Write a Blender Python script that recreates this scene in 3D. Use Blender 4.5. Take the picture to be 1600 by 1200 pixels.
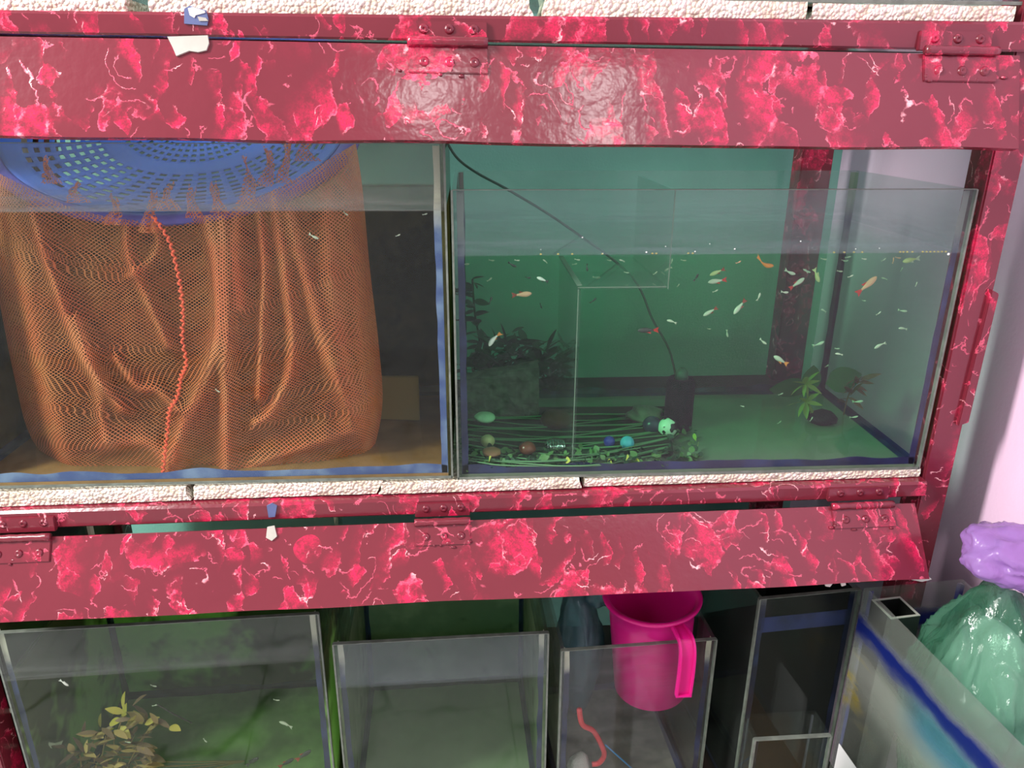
import bpy, bmesh, math, random
from mathutils import Vector, Matrix, noise
random.seed(7)
scene = bpy.context.scene
COL = scene.collection
for o in list(bpy.data.objects):
    bpy.data.objects.remove(o)

# ------------------------------------------------------------------ camera
F_PX = 1178.67
CAM = Vector((0.0, -0.87, 1.40))
RX = Vector((0.998293668778771, -0.0582327428516453, 0.004324180407399293))   # image right
RD = Vector((-0.0159899081547664, -0.343836933960452, -0.9388932237916503))   # image down
RF = Vector((0.056161140599383465, 0.9372220177229352, -0.34418137047482156)) # forward
cam_data = bpy.data.cameras.new('camera')
cam_data.sensor_fit = 'HORIZONTAL'
cam_data.sensor_width = 36.0
cam_data.lens = F_PX / 1600 * 36
cam_data.clip_start = 0.01
cam = bpy.data.objects.new('camera', cam_data)
COL.objects.link(cam)
cam.matrix_world = Matrix(((RX.x, -RD.x, -RF.x, CAM.x), (RX.y, -RD.y, -RF.y, CAM.y), (RX.z, -RD.z, -RF.z, CAM.z), (0, 0, 0, 1)))
scene.camera = cam

def ray(px, py):
    return RX * ((px - 800) / F_PX) + RD * ((py - 600) / F_PX) + RF
def atY(px, py, Y):
    d = ray(px, py); return CAM + d * ((Y - CAM.y) / d.y)
def atZ(px, py, Z):
    d = ray(px, py); return CAM + d * ((Z - CAM.z) / d.z)

# ------------------------------------------------------------------ light
scene.view_settings.view_transform = 'Standard'
scene.view_settings.look = 'None'
scene.view_settings.gamma = 1.0
scene.view_settings.use_curve_mapping = False
scene.view_settings.exposure = 0.0
scene.cycles.transparent_max_bounces = 40
scene.cycles.max_bounces = 6
scene.cycles.diffuse_bounces = 3
scene.cycles.glossy_bounces = 2
scene.cycles.sample_clamp_indirect = 4.0
scene.cycles.adaptive_threshold = 0.06

world = bpy.data.worlds.new('world'); scene.world = world
world.use_nodes = True
world.node_tree.nodes['Background'].inputs[0].default_value = (0.95, 0.96, 1.0, 1)
world.node_tree.nodes['Background'].inputs[1].default_value = 0.74

def area_light(name, loc, target, sx, sy, power, color=(1, 1, 1)):
    L = bpy.data.lights.new(name, 'AREA'); L.shape = 'RECTANGLE'; L.size = sx; L.size_y = sy
    L.energy = power; L.color = color
    o = bpy.data.objects.new(name, L); COL.objects.link(o); o.location = loc
    o.rotation_euler = (Vector(target) - Vector(loc)).to_track_quat('-Z', 'Y').to_euler()
    return o
area_light('ceiling_tube_light_key', (-1.75, -0.85, 2.50), (0.4, 0.0, 1.1), 0.3, 1.2, 100, (1.0, 0.97, 0.93))
area_light('ceiling_lamp_front', (-0.10, -1.85, 2.75), (0.0, 0.0, 1.2), 0.14, 0.10, 2.2, (1.0, 0.98, 0.96))
area_light('ceiling_lamp_front', (0.50, -1.90, 2.75), (0.1, 0.0, 1.2), 0.14, 0.10, 2.2, (1.0, 0.98, 0.96))

# ------------------------------------------------------------------ helpers
def lin(r, g, b):
    f = lambda c: (c / 255 / 12.92) if c / 255 <= 0.04045 else ((c / 255 + 0.055) / 1.055) ** 2.4
    return (f(r), f(g), f(b), 1.0)

class NT:
    def __init__(s, name):
        s.m = bpy.data.materials.new(name); s.m.use_nodes = True
        s.t = s.m.node_tree; s.t.nodes.clear()
        s.out = s.t.nodes.new('ShaderNodeOutputMaterial')
        s._co = None
    def n(s, typ, inp=None, **kw):
        nd = s.t.nodes.new('ShaderNode' + typ)
        for k, v in kw.items(): setattr(nd, k, v)
        for k, v in (inp or {}).items():
            if isinstance(v, bpy.types.NodeSocket): s.t.links.new(v, nd.inputs[k])
            else: nd.inputs[k].default_value = v
        return nd
    def co(s):
        if s._co is None: s._co = s.n('TexCoord').outputs['Object']
        return s._co
    def math(s, op, a, b=0.0, c=0.0, clamp=False):
        return s.n('Math', {0: a, 1: b, 2: c}, operation=op, use_clamp=clamp).outputs[0]
    def vmath(s, op, a, b=None, scale=None):
        i = {0: a}
        if b is not None: i[1] = b
        if scale is not None: i['Scale'] = scale
        return s.n('VectorMath', i, operation=op).outputs[0]
    def noise(s, vec, scale, detail=2.0, rough=0.5, dist=0.0):
        return s.n('TexNoise', {'Vector': vec, 'Scale': scale, 'Detail': detail, 'Roughness': rough, 'Distortion': dist})
    def step(s, v, a, b):
        return s.n('MapRange', {'Value': v, 'From Min': a, 'From Max': b, 'To Min': 0.0, 'To Max': 1.0}, interpolation_type='SMOOTHSTEP').outputs[0]
    def mix(s, f, a, b):
        nd = s.n('Mix', data_type='RGBA')
        for idx, v in ((0, f), (6, a), (7, b)):
            if isinstance(v, bpy.types.NodeSocket): s.t.links.new(v, nd.inputs[idx])
            else: nd.inputs[idx].default_value = v
        return nd.outputs[2]
    def mixs(s, f, a, b):
        return s.n('MixShader', {0: f, 1: a, 2: b}).outputs[0]
    def bsdf(s, color, rough=0.5, spec=0.5, normal=None, metal=0.0, **extra):
        i = {'Base Color': color, 'Roughness': rough, 'Specular IOR Level': spec, 'Metallic': metal}
        if normal is not None: i['Normal'] = normal
        i.update(extra)
        return s.n('BsdfPrincipled', i).outputs[0]
    def bump(s, h, strength=0.3, dist=0.002):
        return s.n('Bump', {'Height': h, 'Strength': strength, 'Distance': dist}).outputs[0]
    def done(s, surf=None, vol=None):
        if surf is not None: s.t.links.new(surf, s.out.inputs['Surface'])
        if vol is not None: s.t.links.new(vol, s.out.inputs['Volume'])
        return s.m
    def sep(s, vec):
        return s.n('SeparateXYZ', {0: vec}).outputs

def plain(name, col, rough=0.5, spec=0.5, bump_scale=None, bump_s=0.3, var=0.0, var_scale=20, **extra):
    t = NT(name); c = col
    if var:
        n = t.noise(t.co(), var_scale, 4.0, 0.6).outputs[0]
        d = tuple(x * (1 - var) for x in col[:3]) + (1,)
        e = tuple(min(1, x * (1 + var)) for x in col[:3]) + (1,)
        c = t.mix(t.step(n, 0.3, 0.7), d, e)
    nm = None
    if bump_scale: nm = t.bump(t.noise(t.co(), bump_scale, 3.0).outputs[0], bump_s)
    return t.done(t.bsdf(c, rough, spec, nm, **extra))

def marble_paint():
    """crumpled-film print: angular feathered flakes with crisp bright edges on maroon"""
    t = NT('marbled_red_paint'); co = t.co()
    w = t.noise(co, 14.0, 2.0).outputs['Color']
    p = t.vmath('ADD', co, t.vmath('SCALE', t.vmath('SUBTRACT', w, (0.5, 0.5, 0.5)), scale=0.045))
    w2 = t.noise(co, 90.0, 3.0, 0.65).outputs['Color']
    p = t.vmath('ADD', p, t.vmath('SCALE', t.vmath('SUBTRACT', w2, (0.5, 0.5, 0.5)), scale=0.013))
    grain = t.noise(co, 520.0, 3.0, 0.7).outputs[0]
    mid = t.noise(co, 70.0, 4.0, 0.65).outputs[0]
    big = t.noise(co, 7.0, 1.0).outputs[0]
    patch = None; line = None
    for k, (sc, str_, lo) in enumerate(((20.0, (1.0, 1.0, 0.62), 0.33), (37.0, (1.3, 1.0, 0.6), 0.40))):
        q = t.vmath('ADD', t.vmath('MULTIPLY', p, str_), (k * 3.1 + 0.2, k * 1.7, k * 2.3))
        vo = t.n('TexVoronoi', {'Vector': q, 'Scale': sc}, feature='F1')
        cr, cg, cb = t.sep(vo.outputs['Color'])
        diff = t.vmath('SUBTRACT', q, vo.outputs['Position'])
        g = t.n('VectorMath', {0: diff, 1: t.vmath('SUBTRACT', vo.outputs['Color'], (0.5, 0.5, 0.5))}, operation='DOT_PRODUCT').outputs['Value']
        on = t.math('GREATER_THAN', t.math('ADD', cr, t.math('MULTIPLY', t.math('SUBTRACT', big, 0.5), 0.25)), lo)
        a = t.math('MULTIPLY', t.step(t.math('MULTIPLY', g, sc), -0.01, 0.22), on)
        ed = t.n('TexVoronoi', {'Vector': q, 'Scale': sc}, feature='DISTANCE_TO_EDGE').outputs['Distance']
        thin = t.math('SUBTRACT', 1.0, t.step(ed, 0.012, 0.055))
        l = t.math('MULTIPLY', thin, t.math('MULTIPLY', t.step(mid, 0.46, 0.60), t.math('MULTIPLY', on, t.step(t.math('MULTIPLY', g, sc), 0.02, 0.14))))
        patch = a if patch is None else t.math('MAXIMUM', patch, a)
        line = l if line is None else t.math('MAXIMUM', line, l)
    # curled slivers
    n1 = t.noise(p, 24.0, 0.5, 0.4).outputs[0]
    saw = t.math('FRACT', t.math('MULTIPLY', n1, 6.0))
    sl = t.math('MULTIPLY', t.math('MULTIPLY', t.step(saw, 0.86, 0.97), t.math('SUBTRACT', 1.0, t.step(saw, 0.985, 1.0))), t.step(t.noise(co, 38.0, 1.0).outputs[0], 0.53, 0.58))
    line = t.math('MAXIMUM', line, sl)
    patch = t.math('MULTIPLY', patch, t.math('MULTIPLY_ADD', t.step(grain, 0.30, 0.66), 0.7, 0.3))
    patch = t.math('MULTIPLY', patch, t.math('MULTIPLY_ADD', t.step(mid, 0.36, 0.60), 0.85, 0.15))
    line = t.math('MULTIPLY', line, t.math('MULTIPLY_ADD', t.step(grain, 0.25, 0.7), 0.7, 0.35, clamp=True))
    base = t.mix(t.noise(co, 7.0, 2.0).outputs[0], lin(106, 32, 46), lin(124, 42, 54))
    c = t.mix(t.math('MULTIPLY', patch, 1.0, clamp=True), base, lin(228, 34, 86))
    c = t.mix(t.math('MULTIPLY', line, 0.9, clamp=True), c, lin(246, 104, 132))
    hot = t.math('MULTIPLY', line, t.step(t.noise(co, 44.0, 2.0).outputs[0], 0.55, 0.66))
    c = t.mix(hot, c, lin(253, 208, 208))
    h = t.math('ADD', t.math('MULTIPLY', line, 0.5), t.math('MULTIPLY', t.noise(co, 95.0, 2.0).outputs[0], 1.0))
    nm = t.bump(h, 0.16, 0.002)
    return t.done(t.bsdf(c, 0.18, 0.6, nm))

def glass_mat(name, zw=None, top=None, tint=(0.93, 0.97, 0.95), haze=0.03, above=0.16, scum=0.25, film=(0.60, 0.64, 0.62), smear=None, below=None, belowcol=(0.3, 0.36, 0.28)):
    """clear pane: fresnel gloss + transparency + a dried-on film with a water-line scum (local z = zw)"""
    t = NT(name); co = t.co(); x, y, z = t.sep(co)
    fac = t.n('LayerWeight', {'Blend': 0.5}).outputs['Facing']
    fr = t.math('MULTIPLY_ADD', t.math('POWER', fac, 5.0), 0.90, 0.018)
    st = t.noise(t.vmath('MULTIPLY', co, (2.0, 2.0, 40.0)), 3.0, 3.0, 0.6).outputs[0]
    bl = t.noise(co, 9.0, 4.0, 0.6).outputs[0]
    d = t.math('MULTIPLY', t.math('MULTIPLY_ADD', bl, 1.2, 0.4), haze)
    if zw is not None:
        ab = t.step(z, zw - 0.001, zw + 0.001)
        d = t.math('ADD', d, t.math('MULTIPLY', ab, t.math('MULTIPLY', t.math('MULTIPLY_ADD', bl, 1.0, 0.5), above)))
        band = t.math('MULTIPLY', ab, t.math('SUBTRACT', 1.0, t.step(z, zw + 0.006, zw + 0.036)))
        d = t.math('ADD', d, t.math('MULTIPLY', band, t.math('MULTIPLY', t.step(st, 0.35, 0.7), scum)))
        if below:
            be = t.math('MULTIPLY', t.math('SUBTRACT', 1.0, ab), t.math('MULTIPLY_ADD', bl, 0.8, 0.6))
            d = t.math('ADD', d, t.math('MULTIPLY', be, below))
    if smear:
        d = t.math('ADD', d, t.math('MULTIPLY', t.step(st, 0.45, 0.75), smear))
    d = t.math('MINIMUM', d, 0.9)
    col = film + (1,)
    if zw is not None and below:
        col = t.mix(ab, belowcol + (1,), film + (1,))
    dirt = t.mixs(0.5, t.n('BsdfDiffuse', {'Color': col}).outputs[0], t.n('BsdfTranslucent', {'Color': col}).outputs[0])
    g = t.mixs(fr, t.n('BsdfTransparent', {'Color': tint + (1,)}).outputs[0], t.n('BsdfGlossy', {'Color': (1, 1, 1, 1), 'Roughness': 0.03}).outputs[0])
    return t.done(t.mixs(d, g, dirt))

def water_mat(name, absorb, dens):
    t = NT(name)
    fac = t.n('LayerWeight', {'Blend': 0.5}).outputs['Facing']
    nz = t.math('ABSOLUTE', t.sep(t.n('NewGeometry').outputs['True Normal'])[2])
    fr = t.math('MULTIPLY', t.math('MULTIPLY_ADD', t.math('POWER', fac, 5.0), 0.95, 0.02), t.step(nz, 0.8, 0.95))
    nm = t.bump(t.noise(t.co(), 14.0, 2.0).outputs[0], 0.15, 0.004)
    s = t.mixs(fr, t.n('BsdfTransparent').outputs[0], t.n('BsdfGlossy', {'Roughness': 0.04, 'Normal': nm}).outputs[0])
    v = t.n('VolumeAbsorption', {'Color': absorb + (1,), 'Density': dens}).outputs[0]
    return t.done(s, v)

def silicone_mat(name, ztop, cream=lin(205, 200, 178), blue=lin(18, 23, 62), pale=lin(40, 52, 98), fade=0.05):
    t = NT(name); co = t.co(); z = t.sep(co)[2]
    n = t.noise(co, 30.0, 3.0).outputs[0]
    c = t.mix(t.step(n, 0.40, 0.75), blue, pale)
    zz = t.math('ADD', z, t.math('MULTIPLY', t.math('SUBTRACT', n, 0.5), 0.05))
    c = t.mix(t.step(zz, ztop - fade - 0.02, ztop - fade + 0.02), c, cream)
    return t.done(t.bsdf(c, 0.3, 0.5, t.bump(n, 0.3)))

def foam_mat():
    t = NT('white_foam'); co = t.co()
    v = t.n('TexVoronoi', {'Vector': co, 'Scale': 240.0}).outputs['Distance']
    n = t.noise(co, 30.0, 4.0).outputs[0]
    c = t.mix(t.step(n, 0.35, 0.75), lin(250, 246, 232), lin(224, 208, 182))
    c = t.mix(t.step(v, 0.48, 0.85), c, lin(206, 192, 170))
    return t.done(t.bsdf(c, 0.75, 0.3, t.bump(t.math('SUBTRACT', 1.0, v), 0.9, 0.004)))

def net_mat(name, col, cell=0.0031, width=0.24):
    t = NT(name)
    uv = t.n('UVMap', uv_map='UVMap').outputs[0]
    u, v, _ = t.sep(uv)
    den = t.n('Attribute', attribute_name='dens').outputs['Fac']
    wd = t.math('MULTIPLY_ADD', den, 0.5, width)
    uu = t.math('DIVIDE', u, cell); vv = t.math('DIVIDE', v, cell * 0.68)
    a = t.math('FRACT', t.math('ADD', uu, vv)); b = t.math('FRACT', t.math('SUBTRACT', uu, vv))
    op = t.math('MAXIMUM', t.math('LESS_THAN', a, wd), t.math('LESS_THAN', b, wd))
    n = t.noise(t.co(), 26.0, 3.0).outputs[0]
    c = t.mix(t.step(n, 0.3, 0.7), col, tuple(min(1.0, x * 1.35) for x in col[:3]) + (1,))
    s = t.mixs(0.45, t.n('BsdfDiffuse', {'Color': c}).outputs[0], t.n('BsdfTranslucent', {'Color': c}).outputs[0])
    return t.done(t.mixs(op, t.n('BsdfTransparent').outputs[0], s))

def film_plastic(name, col, alpha=0.55, rough=0.18, wr=60.0):
    t = NT(name); co = t.co()
    n = t.noise(t.vmath('MULTIPLY', co, (1.0, 1.0, 0.5)), wr, 4.0, 0.65, 0.8).outputs[0]
    nm = t.bump(n, 0.5, 0.003)
    d = t.mixs(0.5, t.n('BsdfDiffuse', {'Color': col, 'Normal': nm}).outputs[0], t.n('BsdfTranslucent', {'Color': col, 'Normal': nm}).outputs[0])
    s = t.mixs(alpha, t.n('BsdfTransparent', {'Color': tuple(0.58 + 0.40 * c for c in col[:3]) + (1,)}).outputs[0], d)
    fac = t.n('LayerWeight', {'Blend': 0.35, 'Normal': nm}).outputs['Fresnel']
    return t.done(t.mixs(t.math('MULTIPLY', fac, 0.8), s, t.n('BsdfGlossy', {'Roughness': rough, 'Normal': nm}).outputs[0]))

# ---------------- object helpers
def link(o, parent=None, pinv=None):
    COL.objects.link(o)
    if parent is not None:
        o.parent = parent
        if pinv is not None: o.matrix_parent_inverse = pinv
    return o
def mesh_data(name, verts, faces, mat=None, smooth=False):
    me = bpy.data.meshes.new(name)
    me.from_pydata([tuple(v) for v in verts], [], faces)
    if mat: me.materials.append(mat)
    if smooth: me.polygons.foreach_set('use_smooth', [True] * len(me.polygons))
    me.update(); return me
def obj(name, me, parent=None, kind=None):
    o = bpy.data.objects.new(name, me)
    pinv = None
    if parent is not None and parent.type == 'EMPTY' and parent.get('_world'):
        pinv = Matrix.Translation(-parent.location)
    link(o, parent, pinv)
    if kind: o['kind'] = kind
    return o
def tag(o, label, cat, group=None, kind=None):
    o['label'] = label; o['category'] = cat
    if group: o['group'] = group
    if kind: o['kind'] = kind
    return o
def thing(name, label, cat, loc=(0, 0, 0), group=None, rotz=0.0, world_children=True):
    o = bpy.data.objects.new(name, None); o.empty_display_size = 0.05
    COL.objects.link(o); o.location = loc; o.rotation_euler = (0, 0, rotz)
    if world_children: o['_world'] = 1
    return tag(o, label, cat, group)

BOXF = [(0, 3, 2, 1), (4, 5, 6, 7), (0, 1, 5, 4), (1, 2, 6, 5), (2, 3, 7, 6), (3, 0, 4, 7)]
def hexa(name, c, mat, parent=None, bevel=0.0, seg=2, kind=None):
    """8 corners: bottom ring (front-left, front-right, back-right, back-left), then top ring"""
    me = mesh_data(name, c, BOXF, None)
    if bevel:
        bm = bmesh.new(); bm.from_mesh(me)
        bmesh.ops.bevel(bm, geom=bm.edges[:], offset=bevel, segments=seg, affect='EDGES', clamp_overlap=True)
        bm.to_mesh(me); bm.free()
    me.materials.append(mat)
    return obj(name, me, parent, kind)
def box(name, lo, hi, mat, parent=None, bevel=0.0, kind=None):
    (a, b, c), (d, e, f) = lo, hi
    return hexa(name, [(a, b, c), (d, b, c), (d, e, c), (a, e, c), (a, b, f), (d, b, f), (d, e, f), (a, e, f)], mat, parent, bevel, 2, kind)
def catmull(pts, k=6):
    P = [Vector(p) for p in pts]
    if len(P) < 3: return P
    out = []
    for i in range(len(P) - 1):
        a = P[max(i - 1, 0)]; b = P[i]; c = P[i + 1]; d = P[min(i + 2, len(P) - 1)]
        for j in range(k):
            s = j / k
            out.append(0.5 * ((2 * b) + (c - a) * s + (2 * a - 5 * b + 4 * c - d) * s * s + (3 * b - a - 3 * c + d) * s ** 3))
    out.append(P[-1]); return out
def tube_geo(pts, r, seg=8, cap=True):
    V, Fc = [], []
    n = len(pts); prev = None
    for i, p in enumerate(pts):
        t = (pts[min(i + 1, n - 1)] - pts[max(i - 1, 0)]).normalized()
        up = prev if prev is not None else (Vector((0, 0, 1)) if abs(t.z) < 0.9 else Vector((1, 0, 0)))
        a = (up - t * up.dot(t)).normalized(); prev = a; b = t.cross(a)
        rr = r[i] if isinstance(r, (list, tuple)) else r
        for k in range(seg):
            th = 2 * math.pi * k / seg
            V.append(p + a * (rr * math.cos(th)) + b * (rr * math.sin(th)))
    for i in range(n - 1):
        for k in range(seg):
            k2 = (k + 1) % seg
            Fc.append((i * seg + k, i * seg + k2, (i + 1) * seg + k2, (i + 1) * seg + k))
    if cap:
        Fc.append(tuple(range(seg))[::-1]); Fc.append(tuple(range((n - 1) * seg, n * seg)))
    return V, Fc
def tube(name, pts, r, mat, parent=None, seg=8, k=6):
    V, Fc = tube_geo(catmull(pts, k), r, seg)
    return obj(name, mesh_data(name, V, Fc, mat, True), parent)
def lathe_geo(prof, seg=32, closed=False):
    V, Fc = [], []
    m = len(prof)
    for k in range(seg):
        th = 2 * math.pi * k / seg
        for r, z in prof: V.append(Vector((r * math.cos(th), r * math.sin(th), z)))
    for k in range(seg):
        k2 = (k + 1) % seg
        for i in range(m - 1 + (1 if closed else 0)):
            j = (i + 1) % m
            Fc.append((k * m + i, k2 * m + i, k2 * m + j, k * m + j))
    return V, Fc
def blob(name, loc, rad, mat, parent=None, amp=0.15, fr=3.0, sub=3, seed=0, flat=None):
    bm = bmesh.new(); bmesh.ops.create_icosphere(bm, subdivisions=sub, radius=1.0)
    for v in bm.verts:
        d = noise.noise(v.co * fr * 0.5 + Vector((seed, seed * 1.3, 0))) * amp
        v.co *= 1 + d
        if flat is not None and v.co.z < flat: v.co.z = flat
        v.co = Vector((v.co.x * rad[0], v.co.y * rad[1], v.co.z * rad[2]))
    me = bpy.data.meshes.new(name); bm.to_mesh(me); bm.free(); me.materials.append(mat)
    me.polygons.foreach_set('use_smooth', [True] * len(me.polygons))
    o = obj(name, me, parent)
    if parent is None: o.location = loc
    else:
        me.transform(Matrix.Translation(Vector(loc)))
    return o

# ------------------------------------------------------------------ materials
PAINT = marble_paint()
FOAM = foam_mat()
CHIP_GREY = plain('bare_grey_metal', lin(176, 174, 164), 0.45, 0.5, var=0.1)
CHIP_BLUE = plain('old_blue_paint', lin(92, 104, 146), 0.45, 0.5, var=0.15)
CHIP_WHITE = plain('white_chip', lin(238, 232, 222), 0.6, 0.3)
LILAC = plain('lilac_wall_paint', lin(244, 206, 234), 0.55, 0.3, bump_scale=180, bump_s=0.15)
TEAL = plain('teal_wall_paint', lin(128, 188, 174), 0.45, 0.4, bump_scale=220, bump_s=0.3, var=0.06, var_scale=4)
DARKWOOD = plain('dark_board', lin(50, 34, 32), 0.6, 0.3, bump_scale=60)
BROWN = plain('brown_board', lin(128, 96, 62), 0.7, 0.2, bump_scale=90, var=0.2, var_scale=40)

# ------------------------------------------------------------------ setting
def floor_mat():
    t = NT('white_marble_tile'); co = t.co()
    w = t.noise(co, 3.0, 4.0, 0.6).outputs['Color']
    p = t.vmath('ADD', co, t.vmath('SCALE', w, scale=0.35))
    v = t.n('TexVoronoi', {'Vector': p, 'Scale': 3.2}, feature='DISTANCE_TO_EDGE').outputs['Distance']
    vein = t.math('SUBTRACT', 1.0, t.step(v, 0.0, 0.07))
    vein = t.math('MULTIPLY', vein, t.step(t.noise(co, 5.0, 3.0).outputs[0], 0.40, 0.65))
    base = t.mix(t.noise(co, 6.0, 4.0).outputs[0], lin(196, 198, 196), lin(226, 226, 222))
    return t.done(t.bsdf(t.mix(vein, base, lin(58, 62, 66)), 0.18, 0.5))
FLOOR = floor_mat()
GROUT = plain('tile_grout', lin(120, 118, 114), 0.8)
fl = box('floor', (-3.0, -3.2, -0.05), (0.72, 0.62, -0.004), GROUT); fl['kind'] = 'structure'
tile_me = None
ts = 0.60
for i in range(7):
    for j in range(7):
        x0 = 0.12 - (i - 1) * ts; y0 = 0.60 - (j + 1) * ts
        x1 = min(x0 + ts, 0.72)
        box('floor_tile', (x0 + 0.0015, y0 + 0.0015, -0.004), (x1 - 0.0015, y0 + ts - 0.0015, 0.0), FLOOR, fl)
w = box('wall_back', (-3.0, 0.60, 0.0), (0.72, 0.70, 2.9), TEAL); w['kind'] = 'structure'
w = box('wall_right', (0.72, -3.0, 0.0), (0.82, 0.70, 2.9), LILAC); w['kind'] = 'structure'

# ------------------------------------------------------------------ rack
rack = thing('display_rack', 'red marbled painted display rack with hinged flaps holding the fish tanks', 'rack', (-0.03, 0.24, 0.0))
box('post', (0.603, -0.002, 0.0), (0.641, 0.040, 2.05), PAINT, rack, 0.002)
box('post', (-0.715, -0.002, 0.0), (-0.676, 0.040, 2.05), PAINT, rack, 0.002)
box('post', (0.575, 0.445, 0.0), (0.630, 0.485, 2.05), PAINT, rack, 0.002)
box('post', (-0.715, 0.445, 0.0), (-0.676, 0.485, 2.05), PAINT, rack, 0.002)
# loose lath strip along the outer edge of the right post
hexa('edge_strip', [(0.630, -0.008, 1.015), (0.6435, -0.008, 1.02), (0.6435, 0.0, 1.02), (0.630, 0.0, 1.015),
                    (0.634, -0.008, 1.195), (0.6445, -0.008, 1.19), (0.6445, 0.0, 1.19), (0.634, 0.0, 1.195)], PAINT, rack, 0.001)
def rail(name, xl, xr, zbl, ztl, zbr, ztr, y0=-0.015, y1=0.018):
    n = 40; V, Fc = [], []
    for i in range(n + 1):
        s = i / n; x = xl + (xr - xl) * s; zb = zbl + (zbr - zbl) * s; zt = ztl + (ztr - ztl) * s
        wv = 0.0011 * noise.noise(Vector((x * 5, 1.7, zb * 3))); w2 = 0.0009 * noise.noise(Vector((x * 7, 9.7, 0)))
        yb = y0 + 0.0012 * noise.noise(Vector((x * 4, 4.1, 0)))
        for (yy, zz) in ((yb + 0.002, zb + w2), (yb, zb + w2 + 0.002), (yb, zt + wv - 0.003), (yb + 0.003, zt + wv), (y1, zt), (y1, zb)):
            V.append((x, yy, zz))
    for i in range(n):
        for k in range(6):
            k2 = (k + 1) % 6
            Fc.append((i * 6 + k, (i + 1) * 6 + k, (i + 1) * 6 + k2, i * 6 + k2))
    Fc.append((5, 4, 3, 2, 1, 0)); b = n * 6; Fc.append(tuple(b + q for q in range(6)))
    return obj(name, mesh_data(name, V, Fc, PAINT), rack)
rail1 = rail('rail', -0.676, 0.6412, 1.4690, 1.4880, 1.4590, 1.4885)
rail2 = rail('rail', -0.676, 0.601, 0.9020, 0.9275, 0.9175, 0.9385)
rail3 = rail('rail', -0.676, 0.601, 0.328, 0.355, 0.328, 0.355)
box('shelf_board', (-0.676, 0.019, 0.902), (0.603, 0.445, 0.916), DARKWOOD, rack)
box('shelf_board', (-0.676, 0.019, 1.4640), (0.603, 0.10, 1.4885), DARKWOOD, rack)
for x in (-0.60, -0.10, 0.50):
    box('shelf_slat', (x, 0.101, 1.470), (x + 0.04, 0.445, 1.4885), PAINT, rack)
box('shelf_board', (-0.676, 0.019, 0.338), (0.603, 0.445, 0.355), DARKWOOD, rack)
box('light_block_panel', (-0.700, 0.041, 0.36), (-0.690, 0.444, 1.49), DARKWOOD, rack)  # added end panel, blocks the key light and the view of the lit wall
for zz in (1.44, 0.885, 0.31):
    box('back_rail', (-0.676, 0.447, zz), (0.575, 0.480, zz + 0.03), DARKWOOD, rack)

def flap(TL, TR, BL, BR, th, wob, lift=0.0):
    """TL.. = front-face corners; gentle warp along the lower edge"""
    TL, TR, BL, BR = map(Vector, (TL, TR, BL, BR))
    nx, nz = 60, 10; V, Fc = [], []
    nrm = (BL - TL).cross(TR - TL).normalized()
    if nrm.y > 0: nrm = -nrm
    def ptf(s, t):
        p = (TL * (1 - s) + TR * s) * (1 - t) + (BL * (1 - s) + BR * s) * t
        p = p + nrm * (wob * (noise.noise(Vector((s * 5.0, t * 1.2, 3.3 + wob * 100))) + 0.6 * math.sin(s * 9 + 1) * t))
        p.z += 0.0022 * t * noise.noise(Vector((s * 9, 7.7, wob * 50)))
        return p
    for side in (0, 1):
        for j in range(nz + 1):
            for i in range(nx + 1):
                p = ptf(i / nx, j / nz)
                V.append(p - nrm * (th * side))
    W = nx + 1; S = W * (nz + 1)
    for j in range(nz):
        for i in range(nx):
            a = j * W + i
            Fc.append((a, a + W, a + W + 1, a + 1)); Fc.append((S + a, S + a + 1, S + a + W + 1, S + a + W))
    for i in range(nx):
        Fc.append((i, i + 1, S + i + 1, S + i)); a = nz * W + i; Fc.append((a, S + a, S + a + 1, a + 1))
    for j in range(nz):
        a = j * W; Fc.append((a, S + a, S + a + W, a + W)); a = j * W + nx; Fc.append((a, a + W, S + a + W, S + a))
    o = obj('flap', mesh_data('flap', V, Fc, PAINT), rack)
    return o, ptf, nrm
flap1, pf1, n1 = flap((-0.676, -0.030, 1.4655), (0.590, -0.030, 1.4545), (-0.676, -0.060, 1.3735), (0.590, -0.060, 1.3610), 0.010, 0.0022)
flap2, pf2, n2 = flap((-0.655, -0.030, 0.8985), (0.579, -0.030, 0.9165), (-0.655, -0.075, 0.8080), (0.579, -0.089, 0.8405), 0.010, 0.0016)
flap1['label'] = 'wide upper flap'; flap2['label'] = 'lower flap tilted outwards'

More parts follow.
